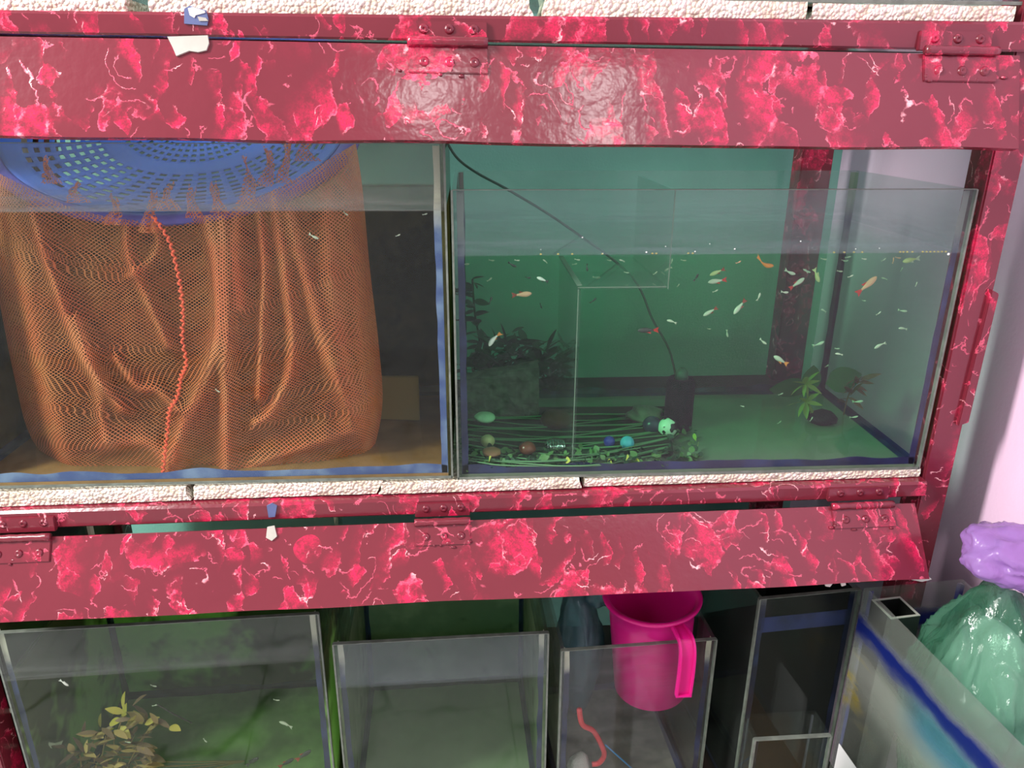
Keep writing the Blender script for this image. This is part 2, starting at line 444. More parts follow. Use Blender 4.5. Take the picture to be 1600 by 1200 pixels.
def screw_geo(c, n, r):
    n = n.normalized(); a = n.cross(Vector((0, 0, 1))).normalized(); b = n.cross(a)
    V, Fc = [], []; seg = 10
    for rr, h in ((r * 1.25, 0.0), (r * 1.2, 0.0012), (r * 0.8, 0.0026), (r * 0.35, 0.0022), (r * 0.2, 0.0014)):
        for k in range(seg):
            th = 2 * math.pi * k / seg
            V.append(c + a * (rr * math.cos(th)) + b * (rr * math.sin(th)) + n * h)
    for i in range(4):
        for k in range(seg):
            k2 = (k + 1) % seg
            Fc.append((i * seg + k, i * seg + k2, (i + 1) * seg + k2, (i + 1) * seg + k))
    Fc.append(tuple(range(4 * seg, 5 * seg)))
    return V, Fc
def hinge(x0, x1, zc, pf, nrm, sfun, fl, up, low, yb=-0.030):
    """barrel at the joint, one leaf on the rail and one on the flap, screws under thick paint"""
    pts = [Vector((x0 + (x1 - x0) * i / 16, yb - 0.003, zc(x0 + (x1 - x0) * i / 16))) for i in range(17)]
    rr = [0.0048 * (0.90 if i in (4, 8, 12) else 1.0 + 0.06 * math.sin(i * 2.3)) for i in range(17)]
    V, Fc = tube_geo(pts, rr, 12); obj('hinge_barrel', mesh_data('hinge_barrel', V, Fc, PAINT, True), fl)
    zl, zr = zc(x0), zc(x1)
    hexa('hinge_leaf', [(x0, -0.0205, zl), (x1, -0.0205, zr), (x1, -0.0135, zr), (x0, -0.0135, zl),
                        (x0, -0.0185, zl + up), (x1, -0.0185, zr + up), (x1, -0.0135, zr + up), (x0, -0.0135, zl + up)], PAINT, fl, 0.0008)
    a, b = pf(sfun(x0), 0.02), pf(sfun(x1), 0.02)
    c, d = pf(sfun(x0), low), pf(sfun(x1), low)
    o = nrm * 0.0022; i = nrm * -0.001
    hexa('hinge_leaf', [c + o, d + o, d + i, c + i, a + o, b + o, b + i, a + i], PAINT, fl, 0.0008)
    for k in (0.2, 0.52, 0.83):
        x = x0 + (x1 - x0) * k
        V, Fc = screw_geo(Vector((x, -0.0188, zc(x) + up * 0.62)), Vector((0, -1, 0)), 0.0042)
        obj('screw', mesh_data('screw', V, Fc, PAINT, True), fl)
        p = pf(sfun(x), low * 0.62) + nrm * 0.002
        V, Fc = screw_geo(p, nrm, 0.0042)
        obj('screw', mesh_data('screw', V, Fc, PAINT, True), fl)
    for k in range(5):   # paint lumps around the lower leaf
        x = x0 + (x1 - x0) * random.uniform(-0.15, 1.15)
        p = pf(sfun(x), low * random.uniform(0.8, 1.1)) + nrm * 0.001
        blob('paint_lump', p, (random.uniform(0.002, 0.005), 0.002, random.uniform(0.0015, 0.003)), PAINT, fl, 0.3, 3, 1, k)
s1 = lambda x: (x + 0.676) / 1.266
s2 = lambda x: (x + 0.655) / 1.234
z1 = lambda x: 1.4672 + (x + 0.676) * (1.4577 - 1.4672) / 1.266
z2 = lambda x: 0.9003 + (x + 0.655) * (0.9180 - 0.9003) / 1.234
hinge(-0.057, 0.024, z1, pf1, n1, s1, flap1, 0.020, 0.30)
hinge(0.483, 0.563, z1, pf1, n1, s1, flap1, 0.020, 0.30)
hinge(-0.595, -0.517, z2, pf2, n2, s2, flap2, 0.019, 0.30)
hinge(-0.072, -0.002, z2, pf2, n2, s2, flap2, 0.018, 0.30)
hinge(0.466, 0.548, z2, pf2, n2, s2, flap2, 0.018, 0.30)

def chip(name, px, Y, mat, par, nrm, th=0.0006):
    P = [atY(x, y, Y(x, y) if callable(Y) else Y) for x, y in px]
    n = len(P); V = [p + nrm * th for p in P] + [p - nrm * 0.001 for p in P]
    Fc = [tuple(range(n))] + [tuple(range(2 * n - 1, n - 1, -1))] + [(i, n + i, n + (i + 1) % n, (i + 1) % n) for i in range(n)]
    me = mesh_data(name, V, Fc, mat)
    bm = bmesh.new(); bm.from_mesh(me); bmesh.ops.recalc_face_normals(bm, faces=bm.faces); bm.to_mesh(me); bm.free()
    return obj(name, me, par)
def on_flap(pf, nrm):
    q = pf(0.3, 0.1)
    def f(x, y):
        d = ray(x, y); k = (q - CAM).dot(nrm) / d.dot(nrm); return (CAM + d * k).y - 0.0012
    return f
NF = Vector((0, -1, 0))
chip('paint_chip', [(288, 14), (296, 9), (310, 13), (322, 16), (326, 30), (324, 40), (300, 38), (288, 37)], -0.0162, CHIP_BLUE, rail1, NF)
chip('paint_chip', [(294, 13), (302, 11), (320, 17), (321, 20), (306, 24), (304, 28), (297, 24)], -0.0166, CHIP_WHITE, rail1, NF, 0.001)
chip('paint_chip', [(309, 26), (322, 28), (326, 33), (312, 33)], -0.0166, CHIP_GREY, rail1, NF, 0.001)
chip('paint_chip', [(262, 58), (325, 56), (327, 68), (323, 79), (310, 82), (296, 80), (276, 88), (270, 74)], on_flap(pf1, n1), CHIP_GREY, flap1, n1, 0.0012)
chip('paint_chip', [(417, 790), (425, 786), (433, 790), (430, 807), (420, 808)], -0.0162, CHIP_BLUE, rail2, NF, 0.001)
chip('paint_chip', [(418, 823), (429, 821), (433, 838), (425, 845), (416, 840)], on_flap(pf2, n2), CHIP_GREY, flap2, n2, 0.0012)
for px in ([(1288, 911), (1294, 907), (1301, 911), (1296, 917), (1290, 916)], [(1313, 910), (1320, 908), (1321, 914), (1315, 916)], [(1424, 906), (1432, 903), (1452, 902), (1455, 905), (1440, 909)]):
    chip('paint_chip', px, on_flap(pf2, n2), CHIP_WHITE, flap2, n2, 0.0015)

# ------------------------------------------------------------------ foam slabs
def foam(name, x0, x1, y0, y1, zl, zr, th, label, seed, cut=(0, 0)):
    nx, ny, nz = 70, 3, 4; V, Fc = [], []
    def P(i, j, k):
        s = i / nx; x = x0 + (x1 - x0) * s; y = y0 + (y1 - y0) * (j / ny); z0 = zl + (zr - zl) * s
        z = z0 + th * k / nz
        e = noise.noise(Vector((x * 60, seed, k * 1.1))) * 0.0012 + noise.noise(Vector((x * 300, seed, k * 3))) * 0.0006
        if j == 0: y += e + 0.002 * abs(k / nz - 0.55)
        if k == nz and j == 0: z += noise.noise(Vector((x * 25, seed + 5, 0))) * 0.0012
        if i == 0: x += cut[0] * (k / nz) + e
        if i == nx: x += cut[1] * (k / nz) + e
        return Vector((x, y, z))
    idx = {}
    def g(i, j, k):
        if (i, j, k) not in idx: idx[(i, j, k)] = len(V); V.append(P(i, j, k))
        return idx[(i, j, k)]
    for i in range(nx):
        for k in range(nz):
            Fc.append((g(i, 0, k), g(i + 1, 0, k), g(i + 1, 0, k + 1), g(i, 0, k + 1)))
            Fc.append((g(i, ny, k), g(i, ny, k + 1), g(i + 1, ny, k + 1), g(i + 1, ny, k)))
        for j in range(ny):
            Fc.append((g(i, j, nz), g(i + 1, j, nz), g(i + 1, j + 1, nz), g(i, j + 1, nz)))
            Fc.append((g(i, j, 0), g(i, j + 1, 0), g(i + 1, j + 1, 0), g(i + 1, j, 0)))
    for j in range(ny):
        for k in range(nz):
            Fc.append((g(0, j, k), g(0, j, k + 1), g(0, j + 1, k + 1), g(0, j + 1, k)))
            Fc.append((g(nx, j, k), g(nx, j + 1, k), g(nx, j + 1, k + 1), g(nx, j, k + 1)))
    o = obj(name, mesh_data(name, V, Fc, FOAM))
    return tag(o, label, 'foam', 'foam slabs under the tanks')
X = lambda px, py, Y: atY(px, py, Y).x
foam('foam_slab', -0.67, X(300, 780, 0), -0.004, 0.29, 0.9285, 0.9320, 0.0185, 'white foam slab under the net tank, leftmost on the lower rail', 1, (0, -0.012))
foam('foam_slab', X(304, 780, 0), X(588, 770, 0), -0.003, 0.29, 0.9322, 0.9345, 0.0175, 'white foam slab under the net tank, second from the left', 2, (0.002, 0.01))
foam('foam_slab', X(592, 770, 0), X(908, 765, 0), -0.005, 0.28, 0.9345, 0.9365, 0.0150, 'cream foam slab bridging the joint between the two upper tanks', 3, (0.012, -0.004))
foam('foam_slab', X(911, 765, 0), X(1436, 745, 0), -0.001, 0.28, 0.9366, 0.9395, 0.0115, 'beady white foam slab under the guppy tank', 4, (0.002, 0))
foam('foam_slab', -0.67, X(195, 5, 0), 0.0, 0.07, 1.4895, 1.4895, 0.0125, 'foam slab on the top rail, leftmost at the photo edge', 5)
foam('foam_slab', X(233, 5, 0), X(835, 5, 0), -0.003, 0.07, 1.4895, 1.4895, 0.0155, 'long white foam slab on the top rail above the patched paint', 6, (0, -0.01))
foam('foam_slab', X(846, 8, 0), X(1258, 10, 0), -0.006, 0.07, 1.4895, 1.4895, 0.0165, 'yellowed foam slab in the middle of the top rail', 7, (0.004, 0))
foam('foam_slab', X(1263, 10, 0), X(1583, 20, 0), -0.004, 0.07, 1.4895, 1.4895, 0.0150, 'white foam slab at the right end of the top rail', 8, (0.02, 0))

# ------------------------------------------------------------------ tanks
EDGE = plain('cut_glass_edge', lin(108, 116, 106), 0.35, 0.5, var=0.25, var_scale=60)
def tank(name, label, L, yaw, wdt, dep, hgt, glass, sil, th=0.005, bead=0.008, bottom_mat=None, group='glass fish tanks', bot_bead=0.011, back_glass=None):
    """local frame: x along the front pane, y to the back, z up; L = front-left-bottom corner"""
    t = thing(name, label, 'fish tank', L, group, yaw, False)
    g = glass; bg = back_glass or glass
    box('front_pane', (0, 0, 0), (wdt, th, hgt), g, t)
    box('back_pane', (0, dep - th, 0), (wdt, dep, hgt), bg, t)
    sg = back_glass if back_glass else g
    box('side_pane', (0, th, 0), (th, dep - th, hgt), sg, t)
    box('side_pane', (wdt - th, th, 0), (wdt, dep - th, hgt), sg, t)
    box('bottom_pane', (th, th, 0), (wdt - th, dep - th, th), bottom_mat or g, t)
    # silicone beads: inner vertical corners and the bottom edges
    for (cx, cy, sx, sy) in ((th, th, 1, 1), (wdt - th, th, -1, 1), (th, dep - th, 1, -1), (wdt - th, dep - th, -1, -1)):
        V, Fc = [], []; n = 30
        for i in range(n + 1):
            z = th + (hgt - th - 0.002) * i / n
            b = bead * (1 + 0.22 * noise.noise(Vector((cx * 30 + cy * 9, z * 30, L[0] * 7))))
            q = min(b, bead * 1.3) * 0.35
            for (dx, dy) in ((0.0002, 0.0002), (b, 0.0002), (q, q), (0.0002, b)):
                V.append((cx + sx * dx, cy + sy * dy, z))
        for i in range(n):
            for k in range(4):
                k2 = (k + 1) % 4
                Fc.append((i * 4 + k, i * 4 + k2, i * 4 + 4 + k2, i * 4 + 4 + k))
        Fc.append((3, 2, 1, 0)); Fc.append((n * 4, n * 4 + 1, n * 4 + 2, n * 4 + 3))
        obj('silicone_bead', mesh_data('silicone_bead', V, Fc, sil), t)
    for (cy, sy) in ((th, 1), (dep - th, -1)):
        V, Fc = [], []; n = 60
        for i in range(n + 1):
            x = th + 0.001 + (wdt - 2 * th - 0.002) * i / n
            b = bot_bead * (1 + 0.5 * noise.noise(Vector((x * 22, cy * 9, L[0] * 7))))
            for (dy, dz) in ((0.0002, 0.0002), (b * 0.8, 0.0002), (b * 0.3, b * 0.3), (0.0002, b)):
                V.append((x, cy + sy * dy, th + dz))
        for i in range(n):
            for k in range(4):
                k2 = (k + 1) % 4
                Fc.append((i * 4 + k, i * 4 + k2, i * 4 + 4 + k2, i * 4 + 4 + k))
        Fc.append((3, 2, 1, 0)); Fc.append((n * 4, n * 4 + 1, n * 4 + 2, n * 4 + 3))
        obj('silicone_bead', mesh_data('silicone_bead', V, Fc, sil), t)
    for (cx, sx) in ((th, 1), (wdt - th, -1)):
        b = bot_bead * 0.8
        V = []
        for y in (th + 0.001, dep - th - 0.001):
            V += [(cx + sx * 0.0002, y, th + 0.0002), (cx + sx * b, y, th + 0.0002), (cx + sx * b * 0.3, y, th + b * 0.3), (cx + sx * 0.0002, y, th + b)]
        Fc = [(0, 1, 5, 4), (1, 2, 6, 5), (2, 3, 7, 6), (3, 0, 4, 7), (3, 2, 1, 0), (4, 5, 6, 7)]
        obj('silicone_bead', mesh_data('silicone_bead', V, Fc, sil), t)
    # chipped pale cut edges: top rim of the front pane and both front corners
    e = 0.0006
    box('pane_edge', (0, -e, hgt), (wdt, th + e, hgt + 0.0008), EDGE, t)
    for x0, x1 in ((-0.0012, 0.0012), (wdt - 0.0012, wdt + 0.0012)):
        box('pane_edge', (x0, -e, 0), (x1, th, hgt), EDGE, t)
    box('pane_edge', (0, -e, -0.0002), (wdt, 0.0006, 0.0032), EDGE, t)
    return t
def water(name, label, L, yaw, wdt, dep, level, mat, th=0.005):
    e = 0.0006
    b = box(name, (th + e, th + e, th + e), (wdt - th - e, dep - th - e, level), mat)
    b.location = L; b.rotation_euler = (0, 0, yaw)
    return tag(b, label, 'water', None, 'stuff')
def corner(L, yaw):
    M = Matrix.Translation(Vector(L)) @ Matrix.Rotation(yaw, 4, 'Z')
    return lambda x, y, z: M @ Vector((x, y, z))

def algae_glass(name, col1, col2, zw, dens=0.75, lo=0.45, hi=0.62, sc=7.0, dry=0.04):
    """pane grown over with algae below the water line (patches of two colours)"""
    t = NT(name); co = t.co(); z = t.sep(co)[2]
    n = t.noise(co, sc, 4.0, 0.6).outputs[0]; n2 = t.noise(co, sc * 2.7, 4.0, 0.6).outputs[0]
    c = t.mix(t.step(n, lo, hi), col1, col2)
    c = t.mix(t.step(n2, 0.55, 0.75), c, tuple(x * 0.5 for x in col1[:3]) + (1,))
    d = t.math('MULTIPLY', t.math('SUBTRACT', 1.0, t.step(z, zw - 0.004, zw + 0.004)), t.math('MULTIPLY_ADD', n2, 0.3, dens - 0.15))
    d = t.math('ADD', d, dry, clamp=True)
    dirt = t.mixs(0.35, t.n('BsdfDiffuse', {'Color': c}).outputs[0], t.n('BsdfTranslucent', {'Color': c}).outputs[0])
    fac = t.n('LayerWeight', {'Blend': 0.5}).outputs['Facing']
    fr = t.math('MULTIPLY_ADD', t.math('POWER', fac, 5.0), 0.9, 0.018)
    g = t.mixs(fr, t.n('BsdfTransparent', {'Color': (0.92, 0.96, 0.94, 1)}).outputs[0], t.n('BsdfGlossy', {'Roughness': 0.05}).outputs[0])
    return t.done(t.mixs(d, g, dirt))

# upper right: guppy tank
RT = dict(L=(-0.0165, 0.0, 0.951), w=0.611, d=0.285, h=0.3615)
RTZ = 1.2385
G_RT = glass_mat('glass_guppy_tank', zw=RTZ - 0.951, haze=0.012, above=0.09, scum=0.14, film=(0.36, 0.45, 0.48), smear=0.012)
S_RT = silicone_mat('silicone_guppy_tank', RT['h'], fade=0.06, cream=lin(112, 120, 112))
BOT_RT = plain('tank_floor_green', lin(118, 132, 112), 0.6, 0.2, var=0.12, var_scale=12)
tank('glass_tank', 'glass tank of green water and guppies on the upper shelf, right of the net', RT['L'], 0, RT['w'], RT['d'], RT['h'], G_RT, S_RT, bottom_mat=BOT_RT)
water('tank_water', 'clear green water filling the guppy tank', RT['L'], 0, RT['w'], RT['d'], RTZ - 0.951, water_mat('green_water', (0.05, 0.84, 0.42), 4.4))

# upper left: tank with the net
LT = dict(L=(-0.634, 0.0, 0.9535), w=0.610, d=0.30, h=0.4085)
LTZ = 1.2900
G_LT = glass_mat('glass_net_tank', zw=LTZ - 0.9535, haze=0.012, above=0.13, scum=0.22, film=(0.46, 0.46, 0.42))
S_LT = silicone_mat('silicone_net_tank', LT['h'], blue=lin(66, 84, 136), pale=lin(120, 140, 172), fade=0.08)
BOT_LT = plain('tank_floor_silt', lin(150, 118, 78), 0.8, 0.2, var=0.25, var_scale=14)
tank('glass_tank', 'glass tank of murky brown water with an orange net on the upper shelf', LT['L'], 0, LT['w'], LT['d'], LT['h'], G_LT, S_LT, bottom_mat=BOT_LT, back_glass=algae_glass('brown_algae_glass', lin(74, 72, 42), lin(120, 112, 62), LTZ - 0.9535, 0.8, dry=0.22))
water('tank_water', 'murky brown water around the orange net', LT['L'], 0, LT['w'], LT['d'], LTZ - 0.9535, water_mat('brown_water', (0.52, 0.42, 0.04), 5.5))

# tank on the top rail, only its base in view
G_TT = glass_mat('glass_top_tank', haze=0.05)
tank('glass_tank', 'base of a fish tank standing on the foam above the top rail', (-0.66, 0.004, 1.5065), 0, 1.28, 0.28, 0.30, G_TT, silicone_mat('silicone_top_tank', 0.5))

def low_tank(name, label, pl, pr, zt, zb, dep, glass_kw, sil_kw, wl=None, wmat=None, wlabel=None, Y0=0.0, bot=None, back=None):
    a = atY(pl[0], pl[1], Y0); b = atZ(pr[0], pr[1], a.z)
    d = b - a; yaw = math.atan2(d.y, d.x); wdt = math.hypot(d.x, d.y)
    L = (a.x, a.y, zb); hgt = a.z - zb
    zw = None
    if wl is not None: zw = atY(wl[0], wl[1], Y0 + 0.005).z - zb
    g = glass_mat('glass_' + name + str(int(pl[0])), zw=zw, **glass_kw)
    s = silicone_mat('silicone_' + name + str(int(pl[0])), hgt, **sil_kw)
    t = tank(name, label, L, yaw, wdt, dep, hgt, g, s, bottom_mat=bot, back_glass=algae_glass('algae_glass_' + str(int(pl[0])), back[0], back[1], zw, *back[2:]) if back else None)
    if wmat: water('tank_water', wlabel, L, yaw, wdt, dep, zw, wmat)
    return t, corner(L, yaw), wdt, hgt, zw
BOT_G = plain('tank_floor_moss', lin(168, 190, 140), 0.8, 0.2, var=0.35, var_scale=9)
ZS = 0.3555
T1 = low_tank('glass_tank', 'lower glass tank of green water with a brown leafy plant', (-15, 991), (497, 960), None, ZS, 0.30,
              dict(haze=0.015, above=0.11, scum=0.20, film=(0.40, 0.43, 0.40), below=0.025, belowcol=(0.20, 0.24, 0.14)), dict(fade=0.045), (0, 1061),
              water_mat('mossy_water', (0.36, 0.62, 0.20), 3.8), 'green water filling the lower left tank', bot=BOT_G, back=(lin(104, 112, 78), lin(204, 246, 156), 0.85, 0.48, 0.58, 5.0))
T2 = low_tank('glass_tank', 'small lower glass tank of still grey-green water beside the mug tank', (520, 1008), (857, 990), None, ZS, 0.30,
              dict(haze=0.015, above=0.17, scum=0.05, film=(0.42, 0.49, 0.50), below=0.06, belowcol=(0.28, 0.35, 0.26)), dict(fade=0.035), (530, 1072),
              water_mat('grey_green_water', (0.40, 0.66, 0.36), 3.2), 'still grey-green water in the small lower tank', bot=plain('grey_green_floor', lin(178, 188, 160), 0.8, 0.2, var=0.15, var_scale=6), back=(lin(140, 156, 122), lin(172, 186, 150), 0.7))
T3 = low_tank('glass_tank', 'narrow empty glass tank with a pink mug hooked over its front', (878, 1018), (1120, 1000), None, ZS, 0.27,
              dict(haze=0.045, smear=0.08, film=(0.45, 0.46, 0.46)), dict(fade=0.03), bot=plain('dusty_tank_floor', lin(140, 136, 122), 0.8, 0.2, var=0.3))
T5 = low_tank('glass_tank', 'dark empty glass tank with a blue stained front under the flap corner', (1188, 937), (1346, 922), None, ZS, 0.25,
              dict(haze=0.06, smear=0.03, film=(0.22, 0.24, 0.22)), dict(fade=0.0), bot=DARKWOOD)
BLACK = plain('black_paint', lin(20, 21, 22), 0.6, 0.3)
c5, w5, h5 = T5[1], T5[2], T5[3]
box('black_backing', (0.0055, 0.236, 0.006), (w5 - 0.0055, 0.2445, h5 - 0.004), plain('charcoal_backing', lin(26, 29, 27), 0.7, 0.2), T5[0])
box('black_backing', (w5 - 0.0085, 0.012, 0.006), (w5 - 0.0055, 0.235, h5 - 0.004), BLACK, T5[0])
box('black_backing', (0.009, 0.012, 0.0055), (w5 - 0.009, 0.235, 0.0075), BLACK, T5[0])
box('black_backing', (0.0055, 0.012, 0.006), (0.0085, 0.235, h5 - 0.004), BLACK, T5[0])
BLUE_STAIN = plain('blue_dye_stain', lin(44, 54, 104), 0.5, 0.4, var=0.4, var_scale=25)
box('dye_stripe', (0.010, 0.0052, h5 - 0.062), (w5 - 0.010, 0.0060, h5 - 0.036), BLUE_STAIN, T5[0])
# brown board lying on that tank
o = box('wooden_board', (0.372, 0.03, h5 + ZS + 0.0012), (0.588, 0.22, h5 + ZS + 0.013), BROWN, None, 0.0015)
tag(o, 'thin brown board lying on the dark lower tank under the flap', 'board')

# stand in front of the rack (carries the two nearest tanks)
st = thing('low_stand', 'low wooden stand below the tilted tank at the photo bottom right', 'stand', (0.53, -0.20, 0.0))
box('stand_top', (0.35, -0.42, 0.365), (0.705, -0.02, 0.385), BROWN, st, 0.002)
for sx in (0.36, 0.665):
    for sy in (-0.41, -0.06):
        box('leg', (sx, sy, 0.0), (sx + 0.03, sy + 0.03, 0.365), BROWN, st)

# tilted tank at the bottom right: its left pane runs towards the viewer
ZT6 = 0.780
a6 = atZ(1350, 919, ZT6); f6 = atZ(1600, 1174, ZT6)
yaw6 = math.atan2(-(f6.x - a6.x), (f6.y - a6.y) * -1) * -1
dirv = (f6 - a6).normalized()            # towards the viewer
xdir = Vector((-dirv.y, dirv.x, 0))      # to the right
yaw6 = math.atan2(xdir.y, xdir.x)
dep6, w6 = 0.36, 0.150
L6 = a6 + dirv * dep6; L6.z = 0.386
def t6_glass():
    t = NT('glass_tilted_tank'); co = t.co(); x, y, z = t.sep(co)
    fac = t.n('LayerWeight', {'Blend': 0.5}).outputs['Facing']
    fr = t.math('MULTIPLY_ADD', t.math('POWER', fac, 5.0), 0.9, 0.04)
    H = ZT6 - 0.386
    n = t.noise(t.vmath('MULTIPLY', co, (6.0, 6.0, 16.0)), 2.2, 4.0, 0.6).outputs[0]
    zz = t.math('ADD', z, t.math('MULTIPLY', t.math('SUBTRACT', n, 0.5), 0.03))
    blue = t.math('MULTIPLY', t.step(zz, H - 0.092, H - 0.062), t.math('SUBTRACT', 1.0, t.step(zz, H - 0.052, H - 0.036)))
    white = t.math('MULTIPLY', t.step(zz, H - 0.19, H - 0.11), t.math('SUBTRACT', 1.0, t.step(zz, H - 0.11, H - 0.075)))
    n2 = t.noise(t.vmath('MULTIPLY', co, (5.0, 5.0, 14.0)), 2.0, 3.0).outputs[0]
    yel = t.math('MULTIPLY', t.step(n2, 0.56, 0.70), t.math('MULTIPLY', t.step(zz, H - 0.26, H - 0.16), t.math('SUBTRACT', 1.0, t.step(zz, H - 0.13, H - 0.09))))
    c = t.mix(blue, lin(196, 200, 190), lin(36, 52, 140))
    cy = t.math('MULTIPLY', t.step(zz, H - 0.15, H - 0.09), t.math('SUBTRACT', 1.0, t.step(zz, H - 0.085, H - 0.065)))
    c = t.mix(t.math('MULTIPLY', cy, t.step(y, dep6 - 0.09, dep6 - 0.16)), c, lin(92, 160, 190))
    c = t.mix(yel, c, lin(206, 186, 92))
    d = t.math('ADD', 0.16, t.math('MULTIPLY', blue, 0.62))
    d = t.math('ADD', d, t.math('MULTIPLY', white, 0.34))
    d = t.math('MINIMUM', t.math('ADD', d, t.math('MULTIPLY', yel, 0.25)), 0.92)
    dirt = t.mixs(0.5, t.n('BsdfDiffuse', {'Color': c}).outputs[0], t.n('BsdfTranslucent', {'Color': c}).outputs[0])
    g = t.mixs(fr, t.n('BsdfTransparent', {'Color': (0.92, 0.97, 0.95, 1)}).outputs[0], t.n('BsdfGlossy', {'Roughness': 0.04}).outputs[0])
    return t.done(t.mixs(d, g, dirt))
T6 = tank('glass_tank', 'dye-streaked glass tank set askew at the right, holding the plastic bags', tuple(L6), yaw6, w6, dep6, ZT6 - 0.386, t6_glass(), silicone_mat('silicone_tilted', ZT6 - 0.386, blue=lin(52, 44, 130), pale=lin(80, 80, 150), fade=0.0), bead=0.007)
c6 = corner(tuple(L6), yaw6)
PAPER = plain('white_paper', lin(236, 234, 236), 0.8, 0.2)
box('paper_label', (-0.0008, dep6 - 0.10, 0.0), (-0.0002, dep6 - 0.012, 0.130), PAPER, T6)

# small tank in front of the dark tank
asm = atY(1180, 1158, -0.15); bsm = atZ(1299, 1151, asm.z)
dsm = bsm - asm; ysm = math.atan2(dsm.y, dsm.x)
tank('glass_tank', 'little glass tank at the bottom edge before the dark tank', (asm.x, asm.y, 0.386), ysm, math.hypot(dsm.x, dsm.y), 0.045, asm.z - 0.386,
     glass_mat('glass_small', haze=0.012, film=(0.4, 0.43, 0.4)), silicone_mat('silicone_small', 0.1, fade=-0.3, blue=lin(40, 46, 50), pale=lin(70, 80, 84)), bead=0.0025, bot_bead=0.004)

# square black tube standing in the tilted tank
tb = plain('black_glass', lin(26, 28, 26), 0.3, 0.5)
pc = [atZ(x, y, 0.770) for x, y in ((1369, 939), (1402, 932), (1429, 962), (1398, 968))]
sq = thing('square_tube', 'open square black tube standing in the tilted tank beside the green bag', 'tube', (sum(p.x for p in pc) / 4, sum(p.y for p in pc) / 4, 0.392))
rim_m = plain('pale_rim', lin(168, 176, 160), 0.4)
cx0, cy0 = sq.location.x, sq.location.y
hw, hd, zt_, ang = 0.0215, 0.021, 0.770, 0.12
def rot2(x, y): return (cx0 + x * math.cos(ang) - y * math.sin(ang), cy0 + x * math.sin(ang) + y * math.cos(ang))
for (x0, y0, x1, y1) in ((-hw, -hd, hw, -hd + 0.003), (-hw, hd - 0.003, hw, hd), (-hw, -hd + 0.003, -hw + 0.003, hd - 0.003), (hw - 0.003, -hd + 0.003, hw, hd - 0.003)):
    q = [rot2(x0, y0), rot2(x1, y0), rot2(x1, y1), rot2(x0, y1)]
    hexa('tube_wall', [(a, b, 0.392) for a, b in q] + [(a, b, zt_) for a, b in q], tb, sq)
    hexa('tube_rim', [(a, b, zt_ + 0.0001) for a, b in q] + [(a, b, zt_ + 0.0012) for a, b in q], rim_m, sq)

# ---------------- plastic bags
def crinkle_bag(name, ctr, rad, mat, label, seed, sub=5, amp=0.16, sharp=0.07, mode='v'):
    """film bag: long creases running down from the top (mode v) or across (mode h)"""
    bm = bmesh.new(); bmesh.ops.create_icosphere(bm, subdivisions=sub, radius=1.0)
    for v in bm.verts:
        n = v.co.copy()
        d = amp * noise.noise(n * 1.2 + Vector((seed, 0, 0)))
        th = math.atan2(n.y, n.x) if mode == 'v' else math.atan2(n.z, n.y)
        al = n.z if mode == 'v' else n.x
        wr = 1.6 * noise.noise(n * 1.6 + Vector((seed, 1, 1))) + 0.5 * noise.noise(n * 4 + Vector((1, seed, 5)))
        k = 5 if mode == 'v' else 3
        f1 = abs(math.sin(th * k * 0.5 + wr * 1.6 + al * 0.8 + seed)); f2 = abs(math.sin(th * k * 1.5 + wr * 3.1 - al * 1.7))
        am = (1 - al * al) ** 0.5
        d += am * (sharp * (0.5 - f1 ** 0.6) + sharp * 0.4 * (0.5 - f2 ** 0.6) * (0.5 + noise.noise(n * 2 + Vector((seed, 7, 7)))))
        v.co = n * (1 + d)
        v.co = Vector((v.co.x * rad[0], v.co.y * rad[1], v.co.z * rad[2])) + Vector(ctr)
    me = bpy.data.meshes.new(name); bm.to_mesh(me); bm.free(); me.materials.append(mat)
    me.polygons.foreach_set('use_smooth', [True] * len(me.polygons))
    return me
gb = atY(1570, 1030, -0.14)
GREEN_BAG = film_plastic('green_plastic_film', lin(120, 214, 168), 0.20, 0.12, 70)
WHITE_BAG = film_plastic('white_plastic_film', lin(232, 240, 240), 0.92, 0.16, 70)
green = thing('plastic_bag', 'crumpled green plastic bag stuffed with white film in the tilted tank', 'plastic bag', (0.63, -0.14, 0.392))
gx, gy = 0.634, -0.150
obj('outer_bag', crinkle_bag('outer_bag', (gx, gy, 0.655), (0.070, 0.105, 0.205), GREEN_BAG, '', 3.1, 6, 0.14, 0.16), green)
obj('inner_bag', crinkle_bag('inner_bag', (gx + 0.006, gy - 0.004, 0.640), (0.057, 0.090, 0.172), WHITE_BAG, '', 8.7, 5, 0.2, 0.16), green)
PURPLE = film_plastic('purple_plastic_film', lin(206, 158, 238), 0.80, 0.25, 60)
pb = obj('plastic_bag', crinkle_bag('purple', (0, 0, 0), (0.080, 0.050, 0.033), PURPLE, '', 5.5, 5, 0.35, 0.20, 'h'))
pp = atY(1588, 868, -0.14)
pb.location = (pp.x, pp.y, pp.z); pb.rotation_euler = (0.1, 0.22, 0.25)
tag(pb, 'folded purple plastic bag lying on top of the green bag', 'plastic bag')

